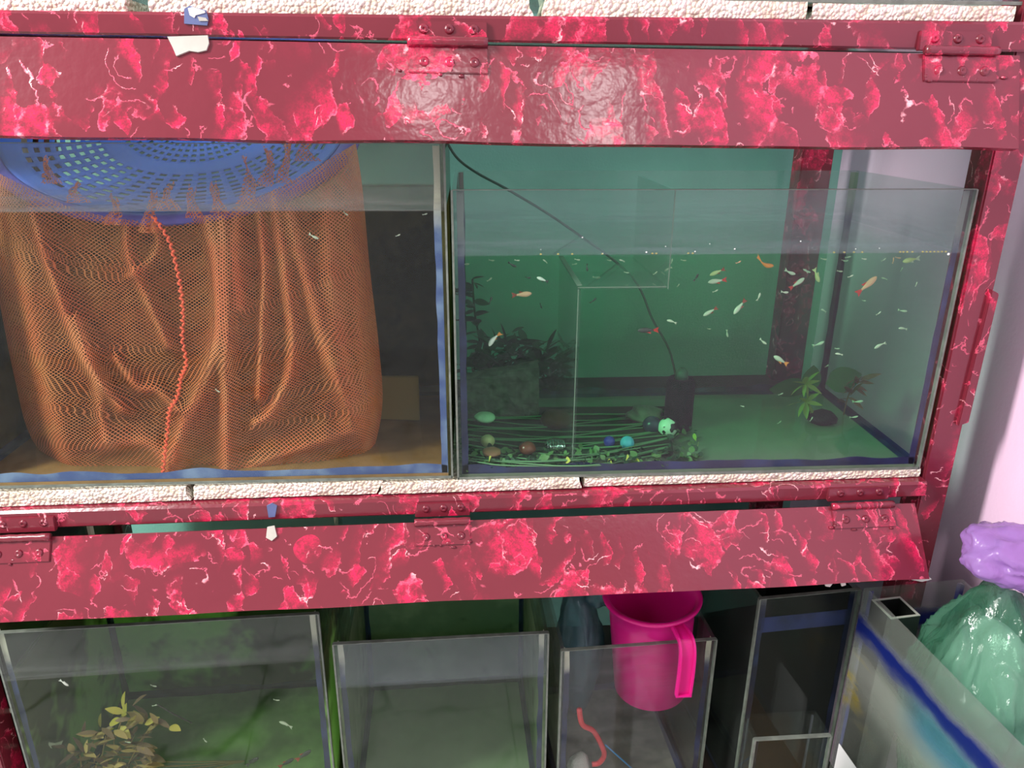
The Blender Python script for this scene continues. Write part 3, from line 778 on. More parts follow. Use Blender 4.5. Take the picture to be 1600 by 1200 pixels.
# ------------------------------------------------------------------ pink mug hooked over the narrow tank
MUGM = NT('pink_plastic')
MUG = MUGM.done(MUGM.bsdf(lin(222, 24, 132), 0.28, 0.5, None, 0.0, **{'Subsurface Weight': 0.35, 'Subsurface Radius': (0.02, 0.004, 0.012), 'Subsurface Scale': 0.5}))
c3, w3, h3 = T3[1], T3[2], T3[3]
rimz = 0.712
mc = (atZ(950, 962, rimz) + atZ(1100, 958, rimz)) / 2
mr = (atZ(1100, 958, rimz) - atZ(950, 962, rimz)).length / 2
hook = c3(0.15, 0, 0)
my = hook.y + 0.009 + mr * 0.86
mc = Vector((mc.x * (my + 0.87) / (mc.y + 0.87), my, rimz))
mr *= (my + 0.87) / ((atZ(950, 962, rimz).y) + 0.87)
mug = thing('mug', 'bright pink plastic mug hanging by its handle on the narrow tank', 'mug', (mc.x, mc.y, rimz - 0.178))
rb = mr * 0.76; H = 0.178
prof = [(0.001, 0.0), (rb - 0.006, 0.0), (rb, 0.005), (rb + (mr - 0.008 - rb) * 0.75, H * 0.78), (mr - 0.011, H * 0.80), (mr - 0.008, H * 0.955), (mr, H * 0.968), (mr + 0.001, H * 0.985), (mr - 0.002, H), (mr - 0.009, H * 0.985),
        (mr - 0.012, H * 0.82), (rb + (mr - 0.008 - rb) * 0.75 - 0.003, H * 0.77), (rb - 0.003, 0.008), (0.001, 0.006)]
V, Fc = lathe_geo(prof, 48)
tilt = Matrix.Translation((mc.x, mc.y, rimz - H)) @ Matrix.Rotation(math.radians(-3), 4, 'Y')
obj('cup', mesh_data('cup', [tilt @ v for v in V], Fc, MUG, True), mug)
# handle: flat bar with raised edges, down the outside of the front pane
hx = mc.x + 0.012
hp = [Vector((hx, mc.y - mr * 0.90, rimz - 0.008)), Vector((hx + 0.003, mc.y - mr - 0.006, rimz - 0.008)), Vector((hx + 0.006, mc.y - mr - 0.021, rimz - 0.013)), Vector((hx + 0.008, mc.y - mr - 0.026, rimz - 0.030)), Vector((hx + 0.009, mc.y - mr - 0.025, rimz - 0.065)), Vector((hx + 0.009, mc.y - mr - 0.022, rimz - 0.105))]
hp = catmull(hp, 6); V, Fc = [], []
sec = [(-0.0115, 0.004), (-0.0115, -0.004), (-0.0085, -0.004), (-0.0085, 0.0), (0.0085, 0.0), (0.0085, -0.004), (0.0115, -0.004), (0.0115, 0.004)]
for i, p in enumerate(hp):
    t = (hp[min(i + 1, len(hp) - 1)] - hp[max(i - 1, 0)]).normalized(); nn = t.cross(Vector((1, 0, 0))).normalized()
    if i < 6 and nn.z < 0: nn = -nn
    out = Vector((0, -t.z, t.y)) if True else nn
    out = Vector((0, t.z, -t.y))
    wsc = 0.8 + 0.2 * min(1, i / 8)
    for (sx, sn) in sec: V.append(p + Vector((sx * wsc, 0, 0)) + out * (-sn))
m = len(sec)
for i in range(len(hp) - 1):
    for k in range(m):
        k2 = (k + 1) % m; Fc.append((i * m + k, i * m + k2, (i + 1) * m + k2, (i + 1) * m + k))
Fc.append(tuple(range(m))[::-1]); b = (len(hp) - 1) * m; Fc.append(tuple(b + k for k in range(m)))
me = mesh_data('handle', V, Fc, MUG)
bm = bmesh.new(); bm.from_mesh(me); bmesh.ops.recalc_face_normals(bm, faces=bm.faces); bm.to_mesh(me); bm.free()
obj('handle', me, mug)
box('handle_end', (hp[-1].x - 0.0115, hp[-1].y - 0.004, hp[-1].z - 0.003), (hp[-1].x + 0.0115, hp[-1].y + 0.004, hp[-1].z), MUG, mug)

# things lying in the narrow tank
TB = film_plastic('blue_grey_film', lin(120, 165, 180), 0.38, 0.12, 80)
bb = thing('plastic_bag', 'knotted blue-grey plastic bag behind the pink mug', 'plastic bag', (0.15, 0.16, ZS + 0.006))
p0 = c3(0.055, 0.15, 0.20)
obj('bag_body', crinkle_bag('bag_body', p0, (0.040, 0.055, 0.125), TB, '', 2.2, 4, 0.2, 0.14), bb)
p1 = c3(0.085, 0.14, 0.315)
obj('bag_knot', crinkle_bag('bag_knot', p1, (0.026, 0.024, 0.026), TB, '', 6.2, 4, 0.3, 0.25), bb)
RED = plain('red_hose', lin(226, 66, 70), 0.4)
o = tube('hose', [atY(905, 1108, 0.03), atY(910, 1132, 0.03), atY(927, 1142, 0.035), atY(940, 1165, 0.04), atY(944, 1180, 0.045), atY(936, 1192, 0.05), atY(925, 1194, 0.05)], 0.0042, RED)
tag(o, 'curled red hose inside the narrow tank below the mug', 'hose')
o = tube('thin_stick', [atY(946, 1164, 0.05), atY(1000, 1212, 0.06)], 0.0013, plain('blue_stick', lin(70, 150, 210), 0.4))
tag(o, 'thin blue stick leaning in the narrow tank', 'stick')
o = blob('mesh_pouch', atY(905, 1200, 0.06), (0.019, 0.016, 0.030), plain('white_mesh', lin(206, 204, 192), 0.8, 0.2, bump_scale=500, bump_s=0.9), None, 0.25, 3, 3, 4)
tag(o, 'pale mesh pouch in the left corner of the narrow tank', 'pouch')

# ------------------------------------------------------------------ net and basket in the left tank
PINKNET = net_mat('orange_net', lin(255, 148, 106), 0.0064, 0.23)
def polyline_px(pts, k=8):
    return [(p.x, p.y) for p in catmull([Vector((x, y, 0)) for x, y in pts], k)]
def interp(curve, s):
    f = s * (len(curve) - 1); i = min(int(f), len(curve) - 2); f -= i
    return (curve[i][0] * (1 - f) + curve[i + 1][0] * f, curve[i][1] * (1 - f) + curve[i + 1][1] * f)
NL = polyline_px([(-32, 262), (-14, 400), (0, 480), (22, 590), (46, 680), (88, 736)])
NR = polyline_px([(556, 224), (567, 300), (578, 420), (592, 540), (597, 640), (574, 740)])
NTp = polyline_px([(-32, 256), (50, 296), (130, 330), (240, 346), (340, 332), (420, 300), (490, 262), (556, 224)])
NB = polyline_px([(88, 736), (150, 740), (230, 750), (330, 748), (420, 742), (500, 745), (574, 740)])
folds = [  # polyline in the picture plane, width px, height m
    ([(48, 330), (80, 430), (130, 560), (190, 640)], 9, 0.020),
    ([(20, 330), (40, 460), (70, 600), (100, 720)], 20, 0.018),
    ([(196, 350), (200, 400), (230, 470), (262, 540)], 7, 0.014),
    ([(240, 350), (248, 380), (232, 410), (200, 430)], 6, 0.010),
    ([(322, 340), (338, 420), (340, 520), (312, 610), (280, 680), (262, 742)], 12, 0.024),
    ([(346, 340), (348, 430), (352, 560), (352, 740)], 10, 0.022),
    ([(372, 320), (366, 380), (375, 480)], 12, 0.016),
    ([(404, 330), (412, 420), (408, 520), (404, 620)], 7, 0.018),
    ([(424, 300), (444, 420), (456, 560), (425, 640), (400, 660)], 9, 0.020),
    ([(452, 330), (480, 440), (512, 560), (560, 660)], 12, 0.020),
    ([(512, 300), (520, 420), (540, 560), (570, 680)], 22, 0.024),
    ([(544, 240), (552, 400), (565, 560), (570, 700)], 12, 0.014),
    ([(180, 560), (215, 605), (245, 610), (275, 640)], 8, 0.014),
    ([(120, 500), (150, 600), (165, 690)], 10, 0.012),
    ([(380, 735), (430, 715), (500, 690), (560, 670)], 10, 0.012),
    ([(160, 700), (225, 690), (260, 720)], 14, 0.010),
]
folds = [(polyline_px(p, 5), wd, am) for p, wd, am in folds]
def seg_dist(px, py, pl):
    best = 1e9; sg = 1
    for (ax, ay), (bx, by) in zip(pl[:-1], pl[1:]):
        dx, dy = bx - ax, by - ay; L2 = dx * dx + dy * dy + 1e-9
        s = max(0, min(1, ((px - ax) * dx + (py - ay) * dy) / L2))
        ex, ey = px - ax - s * dx, py - ay - s * dy
        d = math.hypot(ex, ey)
        if d < best: best = d; sg = 1 if (dx * ey - dy * ex) > 0 else -1
    return best, sg
def net_sheet(nu, nv, y_of, use_folds, inset, seed):
    V, UV, DEN = [], [], []
    tl, tr, bl, br = NL[0], NR[0], NL[-1], NR[-1]
    for j in range(nv + 1):
        v = j / nv
        for i in range(nu + 1):
            u = i / nu
            l, r, tp, bt = interp(NL, v), interp(NR, v), interp(NTp, u), interp(NB, u)
            x = (1 - u) * l[0] + u * r[0] + (1 - v) * tp[0] + v * bt[0] - ((1 - u) * (1 - v) * tl[0] + u * (1 - v) * tr[0] + (1 - u) * v * bl[0] + u * v * br[0])
            y = (1 - u) * l[1] + u * r[1] + (1 - v) * tp[1] + v * bt[1] - ((1 - u) * (1 - v) * tl[1] + u * (1 - v) * tr[1] + (1 - u) * v * bl[1] + u * v * br[1])
            edge = (2 * u - 1) ** 6
            Y = y_of(u, v)
            rel = 0.0; dn = 0.0
            if use_folds:
                for pl, wd, am in folds:
                    d, sg = seg_dist(x, y, pl)
                    if d < 5 * wd:
                        q = d / wd
                        pr = math.exp(-q * q * (1.0 if sg > 0 else 0.28))
                        rel += am * pr; dn = max(dn, 0.5 * math.exp(-(q * 1.6) ** 2))
            rel += 0.006 * noise.noise(Vector((x * 0.012 + seed, y * 0.005, seed))) + 0.003 * noise.noise(Vector((x * 0.05, y * 0.012, seed + 4)))
            Y -= min(rel, 0.030) * (1 - edge) * min(1, (Y - 0.012) / 0.03)
            Y = max(Y, 0.0085)
            eb = max(0.0, (abs(2 * u - 1) - 0.62) / 0.38); eb = eb * eb * (3 - 2 * eb)
            dn = max(dn, 0.50 * eb, 0.5 * max(0, (v - 0.90) / 0.10))
            V.append(atY(x, y, Y)); DEN.append(dn)
    UV = [None] * len(V); W = nu + 1
    for j in range(nv + 1):
        acc = 0.0
        mid = nu // 2
        cum = [0.0]
        for i in range(1, W):
            cum.append(cum[-1] + (V[j * W + i] - V[j * W + i - 1]).length)
        for i in range(W): UV[j * W + i] = [cum[i] - cum[mid], 0.0]
    for i in range(W):
        acc = 0.0
        for j in range(nv + 1):
            if j: acc += abs(V[j * W + i].z - V[(j - 1) * W + i].z)
            UV[j * W + i][1] = acc + V[i].z * -1.0
    Fc = [(j * W + i, (j + 1) * W + i, (j + 1) * W + i + 1, j * W + i + 1) for j in range(nv) for i in range(nu)]
    return V, Fc, UV, DEN
def net_obj(name, V, Fc, UV, DEN, mat, parent):
    me = mesh_data(name, V, Fc, mat, True)
    uvl = me.uv_layers.new(name='UVMap')
    for lp in me.loops: uvl.data[lp.index].uv = UV[lp.vertex_index]
    at = me.attributes.new('dens', 'FLOAT', 'POINT'); at.data.foreach_set('value', DEN)
    return obj(name, me, parent)
net = thing('net_bag', 'orange mesh net bag hanging in folds from the blue basket', 'net', (-0.30, 0.10, 0.965))
A = net_sheet(190, 150, lambda u, v: 0.046 + 0.055 * (2 * u - 1) ** 6, True, 0, 1.0)
Bk = net_sheet(70, 60, lambda u, v: 0.101 + 0.085 * (1 - (2 * u - 1) ** 6) ** 0.6 * (0.4 + 0.6 * v), False, 0, 5.0)
net_obj('front_sheet', *A, PINKNET, net)
Bk = (Bk[0], Bk[1], Bk[2], [min(0.6, d + 0.0) for d in Bk[3]])
net_obj('back_sheet', *Bk, net_mat('orange_net_back', lin(226, 170, 100), 0.0064, 0.24), net)
# braided seam cord
cordpx = catmull([Vector((x, y, 0)) for x, y in [(240, 340), (262, 372), (274, 410), (282, 450), (286, 490), (285, 530), (291, 568), (283, 590), (277, 620), (265, 642), (262, 672), (258, 705), (255, 738)]], 7)
V, Fc = [], []
for i, p in enumerate(cordpx):
    q = atY(p.x, p.y, 0.0135); bm = bmesh.new(); bmesh.ops.create_icosphere(bm, subdivisions=1, radius=1.0)
    ang = (0.7 if i % 2 else -0.7) + random.uniform(-0.25, 0.25); o0 = len(V)
    for v in bm.verts:
        x, y, z = v.co.x * 0.0017, v.co.y * 0.0017, v.co.z * 0.0034
        V.append((q.x + x * math.cos(ang) + z * math.sin(ang) + (0.0007 if i % 2 else -0.0007), q.y + y, q.z - x * math.sin(ang) + z * math.cos(ang)))
    for f in bm.faces: Fc.append(tuple(o0 + v.index for v in f.verts))
    bm.free()
CORD = plain('orange_cord', lin(240, 104, 76), 0.7, 0.2)
obj('seam_cord', mesh_data('seam_cord', V, Fc, CORD, True), net)
# gathered tufts where the net is pulled over the basket rim
for k, (x, y, h, wd) in enumerate([(178, 322, 26, 24), (236, 318, 40, 22), (262, 300, 26, 26), (300, 306, 30, 24), (338, 300, 28, 20), (386, 268, 44, 20), (418, 250, 36, 16), (446, 240, 40, 18), (478, 222, 26, 26), (118, 296, 18, 26), (75, 262, 22, 20)]):
    nu, nv = 14, 12; TV, TU, TD = [], [], []
    for j in range(nv + 1):
        for i in range(nu + 1):
            u, v = i / nu, j / nv
            ww = wd * (0.45 + 0.5 * abs(v - 0.3) + 1.3 * max(0, v - 0.4))
            xx = x + (u - 0.5) * ww + 4 * math.sin(v * 5 + k) + 7 * noise.noise(Vector((u * 3 + k * 5.1, v * 2.5, 1.0)))
            yy = y - h * 0.45 + v * h * 1.6 + (1 - v) * 16 * noise.noise(Vector((u * 5, k * 3.7, 0.5)))
            YY = 0.030 + 0.004 * math.sin(u * 13 + k) - 0.010 * v + 0.02 * (1 - v)
            TV.append(atY(xx, yy, YY)); TU.append((TV[-1].x * 1.5, TV[-1].z)); TD.append(0.42 - 0.3 * v)
    TF = [(j * (nu + 1) + i, (j + 1) * (nu + 1) + i, (j + 1) * (nu + 1) + i + 1, j * (nu + 1) + i + 1) for j in range(nv) for i in range(nu)]
    net_obj('net_tuft', TV, TF, TU, TD, PINKNET, net)

# blue slotted basket leaning open towards the viewer
BLUEP = NT('blue_plastic')
BLUE = BLUEP.done(BLUEP.bsdf(lin(72, 122, 232), 0.35, 0.5, None, 0.0))
RIMB = plain('violet_blue_rim', lin(104, 98, 218), 0.4, 0.5)
fr = atY(245, 343, 0.046)
up = Vector((0, 0.76, 0.65)).normalized(); inw = Vector((0, 0.65, -0.76)).normalized()
ba, bbx = 0.228, 0.155
bc = fr + up * bbx; bc.x = atY(268, 300, 0.12).x
basket = thing('basket', 'blue slotted plastic basket leaning in the net at the water line', 'basket', (bc.x, bc.y, bc.z))
def bowl(r, th, dz=0.0):
    # r 0..1 from centre to rim
    depth = 0.055 * (1 - r ** 2.6)
    return bc + up * (0.085 * (1 - r)) + Vector((1, 0, 0)) * (ba * 0.94 * r * math.sin(th)) - up * (bbx * 0.94 * r * math.cos(th)) + inw * (depth + dz)
nt, nr = 92, 38
V, Fc = [], []
rs = [0.10 + 0.90 * j / nr for j in range(nr + 1)]
for j in range(nr + 1):
    for i in range(nt):
        off = 0.30 if i % 2 == 0 else -0.02
        V.append(bowl(rs[j], 2 * math.pi * (i + (-0.18 if i % 2 else 0.0)) / nt))
for j in range(nr):
    for i in range(nt):
        i2 = (i + 1) % nt
        hole = (i % 2 == 1) and (j % 2 == 1) and (3 < j < nr - 3) and not (15 <= j <= 17)
        if not hole: Fc.append((j * nt + i, j * nt + i2, (j + 1) * nt + i2, (j + 1) * nt + i))
Fc.append(tuple(range(nt)))
bo = obj('bowl', mesh_data('bowl', V, Fc, BLUE, True), basket)
md = bo.modifiers.new('thickness', 'SOLIDIFY'); md.thickness = 0.0014
V, Fc = [], []
prof = [(0.94, 0.0), (0.955, -0.003), (1.02, -0.003), (1.035, 0.002), (1.03, 0.008), (1.01, 0.002), (0.95, 0.002)]
m = len(prof); ns = 96
for i in range(ns):
    th = 2 * math.pi * i / ns
    for (r, d) in prof: V.append(bc + Vector((1, 0, 0)) * (ba * r * math.sin(th)) - up * (bbx * r * math.cos(th)) + inw * d)
for i in range(ns):
    i2 = (i + 1) % ns
    for k in range(m):
        k2 = (k + 1) % m; Fc.append((i * m + k, i2 * m + k, i2 * m + k2, i * m + k2))
obj('rim', mesh_data('rim', V, Fc, RIMB, True), basket)

# ------------------------------------------------------------------ inside the guppy tank
FZ = 0.9572
# stepped glass divider
DIVG = glass_mat('glass_divider', haze=0.035, film=(0.55, 0.66, 0.60))
DEDGE = plain('divider_edge', lin(104, 128, 108), 0.5)
dv = thing('glass_divider', 'stepped clear glass divider standing inside the guppy tank', 'divider', (0.17, 0.05, FZ))
pa = atY(908, 452, 0.012); pb_ = atY(1040, 450, 0.012); xa, xb, za = pa.x, pb_.x, pa.z
box('divider_pane', (xa - 0.004, 0.012, FZ), (xa, 0.20, za), DIVG, dv)
box('divider_pane', (xa - 0.004, 0.012, za), (xb, 0.20, za + 0.004), DIVG, dv)
box('divider_pane', (xb, 0.012, za), (xb + 0.004, 0.20, 1.3120), DIVG, dv)
ew = 0.0010
box('divider_edge', (xa - 0.004, 0.0100, FZ), (xa - 0.004 + ew, 0.0115, za), DEDGE, dv)
box('divider_edge', (xa - 0.004, 0.0100, za + 0.002), (xb, 0.0115, za + 0.002 + ew), DEDGE, dv)
box('divider_edge', (xb + 0.002, 0.0100, za), (xb + 0.002 + ew, 0.0115, 1.3120), DEDGE, dv)
box('divider_edge', (xa - 0.005, 0.0120, za + 0.0042), (xa + 0.001, 0.20, za + 0.0056), DEDGE, dv)
# air hose and sponge filter
HOSE = plain('dark_air_hose', lin(62, 92, 80), 0.35)
o = tube('air_hose', [atY(690, 205, 0.15), atY(712, 244, 0.15), atY(745, 270, 0.14), atY(800, 300, 0.13), atY(880, 350, 0.14), atY(985, 430, 0.15), atY(1020, 500, 0.16), atY(1045, 545, 0.17), atY(1056, 588, 0.175)], 0.0017, HOSE)
tag(o, 'thin dark air hose running over the guppy tank edge into the water', 'hose')
sf = thing('sponge_filter', 'dark sponge filter standing on the guppy tank floor below the air hose', 'filter', (0.24, 0.17, FZ))
p = atZ(1058, 668, FZ); q = atY(1058, 585, p.y)
SPG = plain('black_sponge', lin(26, 34, 36), 0.95, 0.1, bump_scale=300, bump_s=0.9)
V, Fc = lathe_geo([(0.001, 0), (0.019, 0), (0.0205, 0.004), (0.0205, q.z - p.z - 0.012), (0.018, q.z - p.z - 0.006), (0.001, q.z - p.z - 0.006)], 20)
obj('sponge', mesh_data('sponge', [v + p for v in V], Fc, SPG, True), sf)
V, Fc = lathe_geo([(0.001, q.z - p.z - 0.006), (0.010, q.z - p.z - 0.006), (0.009, q.z - p.z + 0.004), (0.004, q.z - p.z + 0.010), (0.001, q.z - p.z + 0.010)], 14)
obj('cap', mesh_data('cap', [v + p for v in V], Fc, HOSE, True), sf)

def leaf_mesh(name, L, Wd, mat, bend=0.15, fold=0.12):
    V, Fc = [], []; n = 6
    for i in range(n + 1):
        s = i / n; wv = Wd * math.sin(math.pi * s ** 0.8) ** 0.8 * 0.5 if 0 < i < n else 0.0004
        z = bend * L * s * s * -1
        V += [(L * s, -wv, z + fold * wv), (L * s, 0, z), (L * s, wv, z + fold * wv)]
    for i in range(n):
        a = i * 3
        Fc += [(a, a + 3, a + 4, a + 1), (a + 1, a + 4, a + 5, a + 2)]
    return mesh_data(name, V, Fc, mat, True)
def orient(pos, d, roll=0.0, s=1.0):
    d = Vector(d).normalized()
    return Matrix.Translation(pos) @ d.to_track_quat('X', 'Z').to_matrix().to_4x4() @ Matrix.Rotation(roll, 4, 'X') @ Matrix.Scale(s, 4)
def leaf_part(me, parent, pos, d, roll=0.0, s=1.0, name='leaf'):
    o = obj(name, me, parent); o.matrix_basis = orient(pos, d, roll, s); return o
def joined(name, me, mats, mat, parent, kind=None):
    V, Fc = [], []
    for M in mats:
        b = len(V)
        V += [M @ v.co for v in me.vertices]
        Fc += [tuple(b + i for i in f.vertices) for f in me.polygons]
    return obj(name, mesh_data(name, V, Fc, mat, True), parent, kind)
G_DARK = plain('dark_green_leaf', lin(34, 70, 48), 0.5, 0.3)
G_MID = plain('green_leaf', lin(66, 122, 70), 0.5, 0.4)
G_YEL = plain('yellow_green_leaf', lin(196, 206, 92), 0.5, 0.4)
G_OLIVE = plain('olive_leaf', lin(168, 158, 80), 0.55, 0.4)
G_RUST = plain('rust_leaf', lin(150, 96, 74), 0.6, 0.3)
G_TAN = plain('tan_leaf', lin(178, 150, 96), 0.6, 0.3)
# tall dark stem plant in the left corner
tp = thing('aquarium_plant', 'tall dark leafy stem plant in the left corner of the guppy tank', 'plant', tuple(atZ(745, 634, FZ)))
base = Vector(tp.location); Yp = base.y
stem = [base, atY(748, 600, Yp), atY(750, 540, Yp), atY(742, 490, Yp), atY(738, 436, Yp)]
tube('stem', stem, 0.0016, G_DARK, tp, 6)
sc = catmull(stem, 12); lm = leaf_mesh('dark_leaf', 0.026, 0.012, G_DARK)
for i in range(10, len(sc), 1):
    th = random.uniform(0, 6.28)
    leaf_part(lm, tp, sc[i], (math.cos(th), math.sin(th) * 0.5, random.uniform(-0.3, 0.5)), random.uniform(-1, 1), random.uniform(0.7, 1.3))
# bushy plant with a broad round leaf
bp = thing('aquarium_plant', 'dark bushy plant with one broad round leaf behind the stone slab', 'plant', tuple(atZ(800, 633, FZ)))
base = Vector(bp.location); Yp = base.y
tube('stem', [base, atY(815, 600, Yp), atY(836, 560, Yp)], 0.0018, G_DARK, bp, 6)
big = leaf_mesh('broad_leaf', 0.036, 0.036, plain('broad_green_leaf', lin(52, 100, 62), 0.5), 0.1)
leaf_part(big, bp, atY(836, 562, Yp), (0.05, -0.3, 1), 1.57, 1.0, 'broad_leaf')
lm2 = leaf_mesh('bush_leaf', 0.030, 0.010, G_DARK)
mats = []
for k in range(260):
    x = random.uniform(734, 872); y = 585 - 55 * math.exp(-((x - 800) / 50.0) ** 2) * random.random() + random.uniform(-20, 30)
    th = random.uniform(0, 6.28)
    mats.append(orient(atY(x, y, Yp + random.uniform(-0.03, 0.03)), (math.cos(th), math.sin(th) * 0.6, random.uniform(-0.1, 1.0)), random.uniform(-1, 1), random.uniform(0.7, 1.3)))
joined('foliage', lm2, mats, G_DARK, bp, 'stuff')
for (x, y, d) in ((866, 560, (1, 0, 0.5)), (855, 545, (0.3, 0, 1)), (790, 536, (-0.1, 0, 1)), (765, 540, (-0.8, 0, 0.7)), (872, 575, (1, -0.3, -0.5))):
    leaf_part(lm2, bp, atY(x, y, Yp - 0.02), d, 0.4, 1.1)
# layered stone slab
def rock(name, px0, px1, Y0, Y1, label, mat, amp=0.004, seed=0, cat='stone'):
    zb = FZ + 0.0005
    a = atY(px0[0], px0[1], Y0); b = atY(px1[0], px1[1], Y0)
    bm = bmesh.new(); bmesh.ops.create_cube(bm, size=1.0)
    bmesh.ops.subdivide_edges(bm, edges=bm.edges[:], cuts=9, use_grid_fill=True)
    for v in bm.verts:
        s = v.co + Vector((0.5, 0.5, 0.5))
        P = Vector((a.x + (b.x - a.x) * s.x, Y0 + (Y1 - Y0) * s.y, zb + (a.z + (b.z - a.z) * s.x - zb) * s.z))
        n = Vector((noise.noise(P * 60 + Vector((seed, 0, 0))), noise.noise(P * 60 + Vector((0, seed, 7))), noise.noise(Vector((P.x * 25, P.y * 25, P.z * 160)))))
        if s.z < 0.02: n.z = 0
        P += n * amp
        P.y = max(P.y, 0.012)
        if s.z < 0.02: P.z = zb
        v.co = P
    me = bpy.data.meshes.new(name); bm.to_mesh(me); bm.free(); me.materials.append(mat)
    return tag(obj(name, me), label, cat)
rock('stone_slab', (722, 594), (842, 574), 0.165, 0.195, 'grey-brown layered stone slab at the left of the guppy tank', plain('grey_brown_stone', lin(112, 98, 92), 0.85, 0.2, bump_scale=70, var=0.35, var_scale=60), 0.005, 2)
# woven green mat of long strands and the little things on it
mat_t = thing('plant_mat', 'woven green mat of long plastic strands on the guppy tank floor', 'mat', tuple(atZ(890, 700, FZ)))
STR = plain('green_strand', lin(92, 140, 96), 0.45, 0.4)
def front_of(x, y): return atZ(x, y, FZ + 0.012)
for k in range(15):
    s = k / 14
    y0, yl, yr = 640 + 82 * s, 648 + 70 * s, 640 + 66 * s
    sag = 6 + 16 * s
    pts = []
    for i in range(7):
        u = i / 6; x = 724 + (1052 - 724) * u - 8 * s
        y = yl * (1 - u) + yr * u + sag * math.sin(math.pi * u) + 2.5 * math.sin(k * 2.1 + u * 9)
        pts.append(atZ(x, min(y, 728), FZ + 0.010 + 0.003 * math.sin(k + u * 5)))
    tube('strand', pts, 0.0009 + 0.0005 * (k % 3 == 0), STR, mat_t, 5, 4)
hb = [atZ(724, 722, FZ + 0.001), atZ(1052, 712, FZ + 0.001), atZ(1040, 640, FZ + 0.001), atZ(735, 642, FZ + 0.001)]
hexa('mat_base', [p for p in hb] + [p + Vector((0, 0, 0.006)) for p in hb], plain('dark_mat_base', lin(34, 58, 40), 0.9, 0.1, bump_scale=120), mat_t, 0.001)
def pebble(name, x, y, rx, rz, col, label, cat='pebble', rough=0.4, amp=0.12, seed=0, ry=None, lift=0.0):
    p = atZ(x, y, FZ + 0.014 + lift); k = (p - CAM).length / F_PX
    o = blob(name, p, (rx * k, (ry or rx) * k, rz * k), col if not isinstance(col, tuple) else plain(name + '_' + str(int(x)), col, rough, 0.5, var=0.12, var_scale=80), None, amp, 3, 3, seed)
    return tag(o, label, cat)
pebble('pebble', 758, 652, 17, 7, lin(236, 240, 214), 'flat white pebble before the stone slab in the guppy tank', lift=0.006)
pebble('pebble', 762, 689, 11, 10, lin(206, 196, 140), 'yellow-cream pebble at the left end of the green mat', seed=2)
pebble('pebble', 768, 706, 15, 6, lin(178, 130, 92), 'flat tan pebble just under the yellow-cream one', seed=3)
pebble('pebble', 824, 700, 14, 10, lin(120, 62, 42), 'red-brown glossy pebble left of the clear glass stone', rough=0.15, seed=4)
GLS = NT('clear_ribbed_glass'); CLEAR = GLS.done(GLS.mixs(0.75, GLS.n('BsdfTransparent', {'Color': (0.8, 0.88, 0.86, 1)}).outputs[0], GLS.n('BsdfGlossy', {'Roughness': 0.08, 'Color': (0.9, 0.95, 0.95, 1), 'Normal': GLS.bump(GLS.n('TexWave', {'Vector': GLS.co(), 'Scale': 90.0, 'Distortion': 2.0}).outputs[0], 1.0, 0.003)}).outputs[0]))
pebble('glass_stone', 868, 695, 17, 10, CLEAR, 'clear ribbed glass stone in the middle of the mat', 'glass stone', amp=0.03)
pebble('marble', 952, 690, 9, 9, lin(40, 52, 150), 'dark blue marble on the mat', 'marble', 0.08, 0.0)
pebble('marble', 980, 692, 11, 11, lin(70, 178, 200), 'turquoise marble right of the dark blue one', 'marble', 0.06, 0.0)
pebble('marble', 1019, 664, 15, 14, lin(36, 58, 78), 'large slate-blue ball beside the black and white stone', 'ball', 0.2, 0.0)
pebble('pebble', 1010, 648, 27, 11, lin(128, 122, 104), 'broad grey-tan stone behind the slate-blue ball', seed=6, amp=0.4)
pw = NT('black_white_stone')
nz_ = pw.noise(pw.co(), 70.0, 1.0, 0.4).outputs[0]
PW = pw.done(pw.bsdf(pw.mix(pw.step(nz_, 0.50, 0.54), lin(238, 244, 226), lin(30, 34, 30)), 0.25))
pebble('pebble', 1043, 668, 15, 15, PW, 'glossy black and white stone at the right end of the mat', amp=0.05)
pebble('clay_pot', 868, 655, 24, 15, lin(110, 62, 42), 'tipped reddish-brown clay pot in the middle of the guppy tank', 'pot', 0.8, 0.1, 9)
# leafy creeper along the front edge
cr = thing('creeper_plant', 'small-leaved green creeper trailing along the front of the guppy tank', 'plant', tuple(atZ(900, 735, FZ)))
lm3 = leaf_mesh('creeper_leaf', 0.010, 0.008, G_DARK)
mats, mats2 = [], []
for k in range(420):
    x = random.uniform(728, 1096); y = random.uniform(700, 741)
    if x > 1040: y = random.uniform(660 + (x - 1040) * 0.2, 738)
    p = atZ(x, min(y, 736), FZ + random.uniform(0.002, 0.012)); p.y = max(p.y, 0.013)
    if x > 1040: p = atY(x, y, max(p.y, 0.03)); p.z = max(p.z, FZ + 0.002)
    th = random.uniform(0, 6.28)
    (mats if k % 2 else mats2).append(orient(p, (math.cos(th), math.sin(th), random.uniform(0, 1.0)), random.uniform(-1, 1), random.uniform(0.6, 1.2)))
joined('foliage', lm3, mats, G_DARK, cr, 'stuff')
joined('foliage', lm3, mats2, plain('creeper_green', lin(84, 128, 72), 0.5, 0.4), cr, 'stuff')
ly = leaf_mesh('creeper_leaf_pale', 0.012, 0.010, G_YEL)
for (x, y) in ((956, 726), (996, 717), (852, 710), (1085, 677), (985, 730), (1092, 690), (888, 733), (765, 735)):
    p = atZ(x, y, FZ + 0.012); p.y = max(p.y, 0.014)
    leaf_part(ly, cr, p, (random.uniform(-0.3, 0.3), -0.3, random.uniform(-1, 1)), 1.3, 0.9)
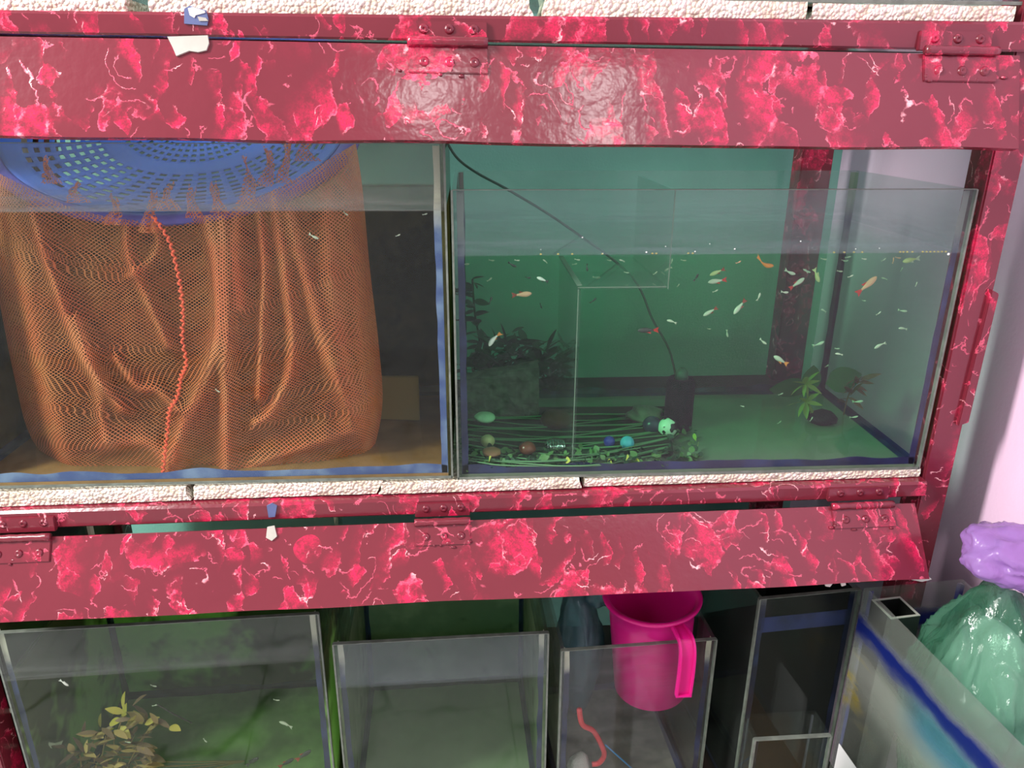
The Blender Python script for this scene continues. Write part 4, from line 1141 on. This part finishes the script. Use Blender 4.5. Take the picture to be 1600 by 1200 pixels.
# right-hand plant on a stone foot
rp = thing('aquarium_plant', 'yellow-leaved plant on a dark foot at the right of the guppy tank', 'plant', tuple(atZ(1270, 660, FZ)))
base = Vector(rp.location); Yp = base.y
blob('plant_foot', base + Vector((0.012, 0, 0.008)), (0.024, 0.020, 0.011), SPG, rp, 0.2, 3, 2, 3)
tube('stem', [base, atY(1262, 620, Yp), atY(1258, 590, Yp)], 0.0014, G_OLIVE, rp, 6)
lo = leaf_mesh('olive_leaf', 0.026, 0.009, G_OLIVE)
for k in range(16):
    th = 6.28 * k / 16; yy = 600 if k % 2 else 628
    leaf_part(lo, rp, atY(1258, yy, Yp), (math.cos(th), -0.4 + 0.3 * math.sin(k), math.sin(th)), 0.5, random.uniform(0.7, 1.15))
bigd = leaf_mesh('broad_dark_leaf', 0.062, 0.040, plain('deep_green_leaf', lin(30, 96, 52), 0.45), 0.2)
leaf_part(bigd, rp, atY(1268, 612, Yp + 0.03), (-0.15, 0, 1), 1.5, 0.75, 'broad_leaf')
leaf_part(bigd, rp, atY(1290, 600, Yp + 0.035), (1, 0, 0.25), 1.2, 1.0, 'broad_leaf')
leaf_part(bigd, rp, atY(1262, 610, Yp + 0.03), (-1, 0.1, 0.15), 1.2, 1.0, 'broad_leaf')
rp2 = thing('aquarium_plant', 'small rusty-leaved plant in the back right corner of the guppy tank', 'plant', tuple(atZ(1318, 648, FZ)))
b2 = Vector(rp2.location)
tube('stem', [b2, atY(1325, 620, b2.y), atY(1335, 600, b2.y)], 0.0012, G_RUST, rp2, 6)
lr = leaf_mesh('rust_leaf', 0.026, 0.009, G_RUST)
for k in range(15):
    th = random.uniform(-0.6, 3.6)
    leaf_part(lr, rp2, atY(1320 + k * 2, 630 - k * 3, b2.y), (math.cos(th), -0.3, math.sin(th)), 0.5, random.uniform(0.7, 1.2))

# ------------------------------------------------------------------ fish
def fish_geo(bend=0.0):
    """unit-length fish along +x (head at x=0.5): body, tail, dorsal"""
    prof = [(0.50, 0.012), (0.46, 0.055), (0.38, 0.095), (0.25, 0.125), (0.10, 0.120), (-0.05, 0.085), (-0.18, 0.050), (-0.25, 0.040)]
    V, Fc = [], []; seg = 8
    bx = lambda x: bend * (max(0, 0.2 - x)) ** 2
    for x, r in prof:
        for k in range(seg):
            th = 2 * math.pi * k / seg
            V.append((x, 0.60 * r * math.cos(th), r * math.sin(th) * (1.0 if math.sin(th) > 0 else 1.15) + bx(x)))
    for i in range(len(prof) - 1):
        for k in range(seg):
            k2 = (k + 1) % seg
            Fc.append((i * seg + k, i * seg + k2, (i + 1) * seg + k2, (i + 1) * seg + k))
    Fc.append(tuple(range(seg))[::-1]); b = (len(prof) - 1) * seg; Fc.append(tuple(b + k for k in range(seg)))
    z = bx(-0.25); z2 = bx(-0.5)
    TV = [(-0.23, 0.008, z + 0.035), (-0.23, 0.008, z - 0.035), (-0.50, 0.006, z2 + 0.15), (-0.44, 0.006, z2), (-0.50, 0.006, z2 - 0.15)]
    TV += [(x, -y, q) for x, y, q in TV]
    TF = [(0, 1, 3), (0, 3, 2), (1, 4, 3), (5, 8, 6), (5, 7, 8), (6, 8, 9), (0, 2, 7, 5), (1, 6, 9, 4), (2, 3, 8, 7), (3, 4, 9, 8), (0, 5, 6, 1)]
    DV = [(0.12, 0.004, 0.11), (-0.10, 0.004, 0.07), (-0.14, 0.004, 0.18), (0.12, -0.004, 0.11), (-0.10, -0.004, 0.07), (-0.14, -0.004, 0.18)]
    DF = [(0, 1, 2), (3, 5, 4), (0, 2, 5, 3), (1, 4, 5, 2), (0, 3, 4, 1)]
    return (V, Fc), (TV, TF), (DV, DF)
FM = {
    'pale': plain('pale_silver_fish', lin(196, 202, 178), 0.3, 0.6), 'green': plain('pale_green_fish', lin(190, 204, 136), 0.3, 0.6),
    'dark': plain('dark_fish', lin(58, 60, 56), 0.4, 0.5), 'red': plain('red_fin', lin(206, 52, 40), 0.45, 0.4),
    'orange': plain('orange_fish', lin(240, 140, 52), 0.4, 0.5), 'rust': plain('rust_fin', lin(150, 64, 40), 0.5, 0.4),
    'white': plain('white_fish', lin(250, 246, 236), 0.3, 0.5), 'peach': plain('peach_fish', lin(232, 176, 140), 0.4, 0.5),
}
small_mesh = {}
def small(kind):
    if kind not in small_mesh:
        (V, Fc), (TV, TF), _ = fish_geo(0.3)
        b = len(V)
        me = mesh_data('small_guppy_' + kind, V + TV, Fc + [tuple(b + i for i in f) for f in TF], FM[kind], True)
        small_mesh[kind] = me
    return small_mesh[kind]
def fish_matrix(x, y, L, ang, Y, yaw):
    p = atY(x, y, Y); k = (p - CAM).length / F_PX * L
    return Matrix.Translation(p) @ Matrix.Rotation(-math.radians(ang), 4, 'Y') @ Matrix.Rotation(yaw, 4, 'Z') @ Matrix.Scale(k, 4)
def fish(x, y, L, ang, kind, label, group, Y=None):
    Y = random.uniform(0.02, 0.10) if Y is None else Y
    o = obj('guppy', small(kind)); o.matrix_basis = fish_matrix(x, y, L, ang, Y, random.uniform(-0.3, 0.3))
    return tag(o, label, 'fish', group)
def big_fish(x, y, L, ang, bodym, tailm, label, bend=0.0, Y=0.04, group='guppies in the green tank'):
    (V, Fc), (TV, TF), (DV, DF) = fish_geo(bend)
    M = fish_matrix(x, y, L, ang, Y, random.uniform(-0.15, 0.15))
    t = thing('guppy', label, 'fish', tuple(M.translation), group)
    T = lambda vs: [M @ Vector(v) for v in vs]
    obj('body', mesh_data('body', T(V), Fc, FM[bodym], True), t)
    obj('tail_fin', mesh_data('tail_fin', T(TV), TF, FM[tailm]), t)
    obj('dorsal_fin', mesh_data('dorsal_fin', T(DV), DF, FM[tailm]), t)
# angle: direction the head points, degrees counter-clockwise from right
big_fish(815, 460, 32, 4, 'peach', 'rust', 'rust-tailed guppy in the left part of the tank, biggest tail')
big_fish(771, 529, 28, 240, 'white', 'orange', 'white guppy with orange tail diving before the dark bush', 0.5)
big_fish(1013, 516, 32, 183, 'dark', 'red', 'black and white guppy with a red tail in mid-tank')
big_fish(1121, 439, 28, 190, 'pale', 'red', 'silver guppy with a broad red tail near the surface right of the divider')
big_fish(1121, 425, 24, 205, 'green', 'rust', 'slim guppy just above the broad red-tailed one')
big_fish(1195, 415, 26, 0, 'orange', 'orange', 'bright orange curled guppy just below the surface', 1.2)
big_fish(1156, 479, 28, 232, 'pale', 'rust', 'pale guppy with a small reddish tail, head down, under the orange one')
big_fish(1110, 487, 24, 215, 'pale', 'rust', 'grey guppy with a dark red tail at mid height')
big_fish(1245, 443, 26, 38, 'pale', 'red', 'red-tailed white guppy at the edge of the green background')
big_fish(1354, 446, 36, 44, 'peach', 'red', 'large red-tailed guppy rising in the grey right part')
big_fish(1276, 430, 24, 300, 'green', 'green', 'plump yellow-green guppy heading down, right of the orange one')
big_fish(1424, 406, 26, 190, 'green', 'pale', 'long yellow-green guppy at the surface near the right edge')
big_fish(1220, 563, 26, 150, 'pale', 'orange', 'pale guppy with an orange tail above the broad dark leaf')
big_fish(848, 437, 20, 158, 'white', 'dark', 'white-headed guppy under the surface in the left part')
def zone(x, y):
    a = 'left of the glass divider' if x < 900 else 'over the divider step' if x < 1045 else 'right of the divider before the green background' if x < 1225 else 'in the grey right part'
    b = 'just under the surface' if y < 413 else 'in the upper water' if y < 475 else 'low in the water'
    return b + ' ' + a
for (x, y, L, a) in ((768, 407, 9, 0), (808, 407, 9, 0), (852, 408, 9, 150), (728, 413, 11, 10), (765, 437, 10, 45), (902, 406, 9, 0), (898, 413, 8, 20), (952, 407, 7, 0), (972, 407, 9, 170), (932, 434, 14, 0), (979, 426, 8, 0), (1024, 427, 8, 45), (1044, 420, 13, 215), (1050, 408, 8, 90), (1068, 407, 9, 0), (1060, 446, 6, 60), (1050, 502, 16, 170), (1118, 455, 10, 30), (1186, 464, 13, 85), (1136, 521, 12, 290), (1108, 514, 6, 0), (1234, 426, 18, 345), (1226, 457, 13, 0), (1259, 423, 9, 150), (1262, 424, 10, 340), (1287, 405, 9, 0), (1325, 402, 9, 20), (1322, 408, 8, 20), (1382, 435, 9, 170), (1381, 406, 8, 40), (1409, 421, 7, 90), (1432, 444, 7, 90), (1287, 485, 11, 160), (1373, 490, 9, 40), (1410, 486, 13, 0), (1411, 513, 13, 180), (1375, 539, 18, 215), (1279, 538, 18, 30), (1308, 545, 9, 0), (1311, 553, 11, 180), (1192, 534, 13, 330), (1220, 616, 8, 30), (1334, 652, 12, 20), (1292, 572, 6, 50), (1340, 628, 15, 15), (1268, 655, 8, 70), (1312, 424, 9, 0), (1329, 432, 9, 30), (1318, 407, 6, 0), (1350, 470, 7, 0), (1350, 405, 9, 0), (1218, 660, 7, 60), (1160, 635, 6, 0)):
    fish(x, y, L, a, 'pale', 'tiny pale guppy ' + zone(x, y), 'pale guppies ' + zone(x, y))
for (x, y, L, a) in ((767, 469, 13, 80), (927, 470, 13, 50), (1088, 434, 13, 70), (825, 434, 10, 0), (845, 478, 9, 300), (917, 418, 12, 280), (800, 414, 15, 340), (868, 567, 11, 20), (858, 582, 12, 290)):
    fish(x, y, L, a, 'dark', 'tiny dark guppy ' + zone(x, y), 'dark guppies ' + zone(x, y))
PL = 'tiny peach guppy just under the surface of the green tank'; PG = 'small peach guppies in the green tank'
for (x, y, L, a) in ((1154, 410, 9, 30), (1396, 407, 9, 90), (1403, 403, 8, 0)):
    fish(x, y, L, a, 'peach', PL, PG)
for (x, y, L, a) in ((540, 334, 9, 330), (664, 335, 8, 20), (622, 368, 8, 30), (490, 370, 16, 340), (340, 611, 8, 330)):
    fish(x, y, L, a, 'pale', 'tiny pale fish in the brown net tank', 'tiny fish in the net tank', 0.011)
# floating food grains and white specks on the guppy tank
YEL = plain('yellow_food', lin(236, 206, 96), 0.6); WHT = plain('white_speck', lin(250, 250, 246), 0.5)
def grain_mesh(mat):
    bm = bmesh.new(); bmesh.ops.create_icosphere(bm, subdivisions=1, radius=1.0)
    me = bpy.data.meshes.new('grain'); bm.to_mesh(me); bm.free(); me.materials.append(mat); return me
gy_, gw_ = grain_mesh(YEL), grain_mesh(WHT)
for x in (845, 872, 894, 941, 1019, 1025, 1075, 1082, 1302, 1318, 1333, 1346, 1405, 1410, 1416, 1424, 1440, 1446, 1452, 1458, 1464, 1470, 1476):
    p = atY(x, 402, 0.008); p.z = RTZ + 0.0004
    o = obj('food_grain', gy_); o.location = p; o.scale = (0.0016, 0.0012, 0.0011)
    zn = 'left of the divider' if x < 900 else 'over the divider step' if x < 1060 else 'right of the divider' if x < 1200 else 'before the grey background' if x < 1380 else 'by the right edge of the guppy tank'
    tag(o, 'yellow food grain floating at the front glass ' + zn, 'fish food', 'yellow food grains ' + zn)
for (x, y, s) in ((910, 371, 2), (1010, 394, 2.6), (1040, 385, 1.6), (845, 390, 1.2), (942, 396, 1.2), (1086, 393, 2), (1109, 381, 1.4), (1148, 389, 2.4), (1251, 377, 2.2), (1337, 389, 1.6), (1374, 388, 1.4), (1482, 397, 4)):
    p = atY(x, y, -0.0006)
    o = obj('foam_bead', gw_); o.location = p; o.scale = (0.00045 * s, 0.0005, 0.0004 * s)
    zn = 'left of the divider edge' if x < 1030 else 'around the divider edge' if x < 1100 else 'right of the divider' if x < 1300 else 'near the right edge'
    tag(o, 'white foam bead stuck on the guppy tank glass above the water ' + zn, 'foam bead', 'white beads on the glass ' + zn)
o = hexa('reflection_slab', [(-0.150, 0.185, 0.9602), (-0.075, 0.175, 0.9602), (-0.075, 0.183, 0.9602), (-0.150, 0.193, 0.9602), (-0.148, 0.205, 1.020), (-0.076, 0.195, 1.022), (-0.076, 0.203, 1.022), (-0.148, 0.213, 1.020)], plain('pale_reflection', lin(170, 160, 120), 0.7), None, 0.001)  # pale reflection in the tank, put in as a solid slab
tag(o, 'pale flat slab standing in for a reflection at the right of the net tank', 'stone')

# ------------------------------------------------------------------ inside the lower left tank
c1 = T1[1]; B1 = ZS + 0.006
pl = thing('aquarium_plant', 'bushy brown and yellow leafy plant in the lower left tank', 'plant', tuple(c1(0.26, 0.12, 0.006)))
pl_Y = 0.055
lt1, lt2, lt3 = leaf_mesh('tan_leaf', 0.022, 0.0085, G_TAN), leaf_mesh('yellow_leaf', 0.024, 0.010, plain('mustard_leaf', lin(196, 176, 78), 0.55)), leaf_mesh('brown_leaf', 0.026, 0.008, plain('brown_leaf', lin(136, 108, 84), 0.6))
bcen = [(190, 1125), (235, 1135), (165, 1150), (215, 1165), (185, 1185), (125, 1180), (150, 1195), (230, 1190), (200, 1205)]
for (x, y) in bcen:
    tube('stem', [Vector(pl.location), atY((x + 195) / 2, y + 60, pl_Y + 0.03), atY(x, y, pl_Y)], 0.0011, G_TAN, pl, 5, 4)
for k in range(140):
    x, y = bcen[k % len(bcen)]
    x += random.gauss(0, 12); y += random.gauss(0, 9)
    th = random.uniform(-0.5, 3.7)
    me = lt2 if (y < 1140 and random.random() < 0.6) else (lt1 if random.random() < 0.5 else lt3)
    leaf_part(me, pl, atY(x, y, pl_Y + random.uniform(-0.02, 0.02)), (math.cos(th), random.uniform(-0.8, 0.2), math.sin(th)), random.uniform(-0.6, 0.6), random.uniform(0.9, 1.35))
LS = 'lower left tank'
big_fish(28, 1110, 30, 180, 'pale', 'pale', 'slim pale fish beside the red post in the lower left tank', 0, 0.04, 'fish in the lower left tank')
big_fish(74, 1163, 36, 172, 'pale', 'pale', 'larger pale fish left of the brown plant', 0, 0.05, 'fish in the lower left tank')
big_fish(100, 1067, 14, 310, 'white', 'white', 'white fish at the surface of the lower left tank', 0, 0.012, 'fish in the lower left tank')
big_fish(447, 1131, 20, 160, 'pale', 'pale', 'pale fish near the right edge of the lower left tank', 0.4, 0.05, 'fish in the lower left tank')
big_fish(474, 1180, 26, 35, 'dark', 'rust', 'dark fish low at the right edge of the lower left tank', 0, 0.04, 'fish in the lower left tank')
big_fish(447, 1192, 24, 30, 'dark', 'rust', 'dark fish left of the lowest one at the tank edge', 0, 0.05, 'fish in the lower left tank')
big_fish(394, 1190, 24, 40, 'dark', 'dark', 'dark fish at the bottom middle of the lower left tank', 0, 0.06, 'fish in the lower left tank')
for (x, y, L, a) in ((240, 1072, 9, 0), (243, 1102, 9, 20), (320, 1157, 9, 300), (432, 1094, 9, 0), (200, 1160, 8, 0)):
    fish(x, y, L, a, 'pale', 'tiny pale fish in the lower left tank', 'tiny fish in the lower left tank', 0.04)
o = tube('twig', [atY(245, 1100, 0.03), atY(270, 1115, 0.03), atY(300, 1130, 0.04)], 0.0011, plain('dark_twig', lin(40, 36, 26), 0.7))
tag(o, 'thin dark twig floating behind the brown plant in the lower left tank', 'twig')
for o in bpy.data.objects:
    if '_world' in o: del o['_world']
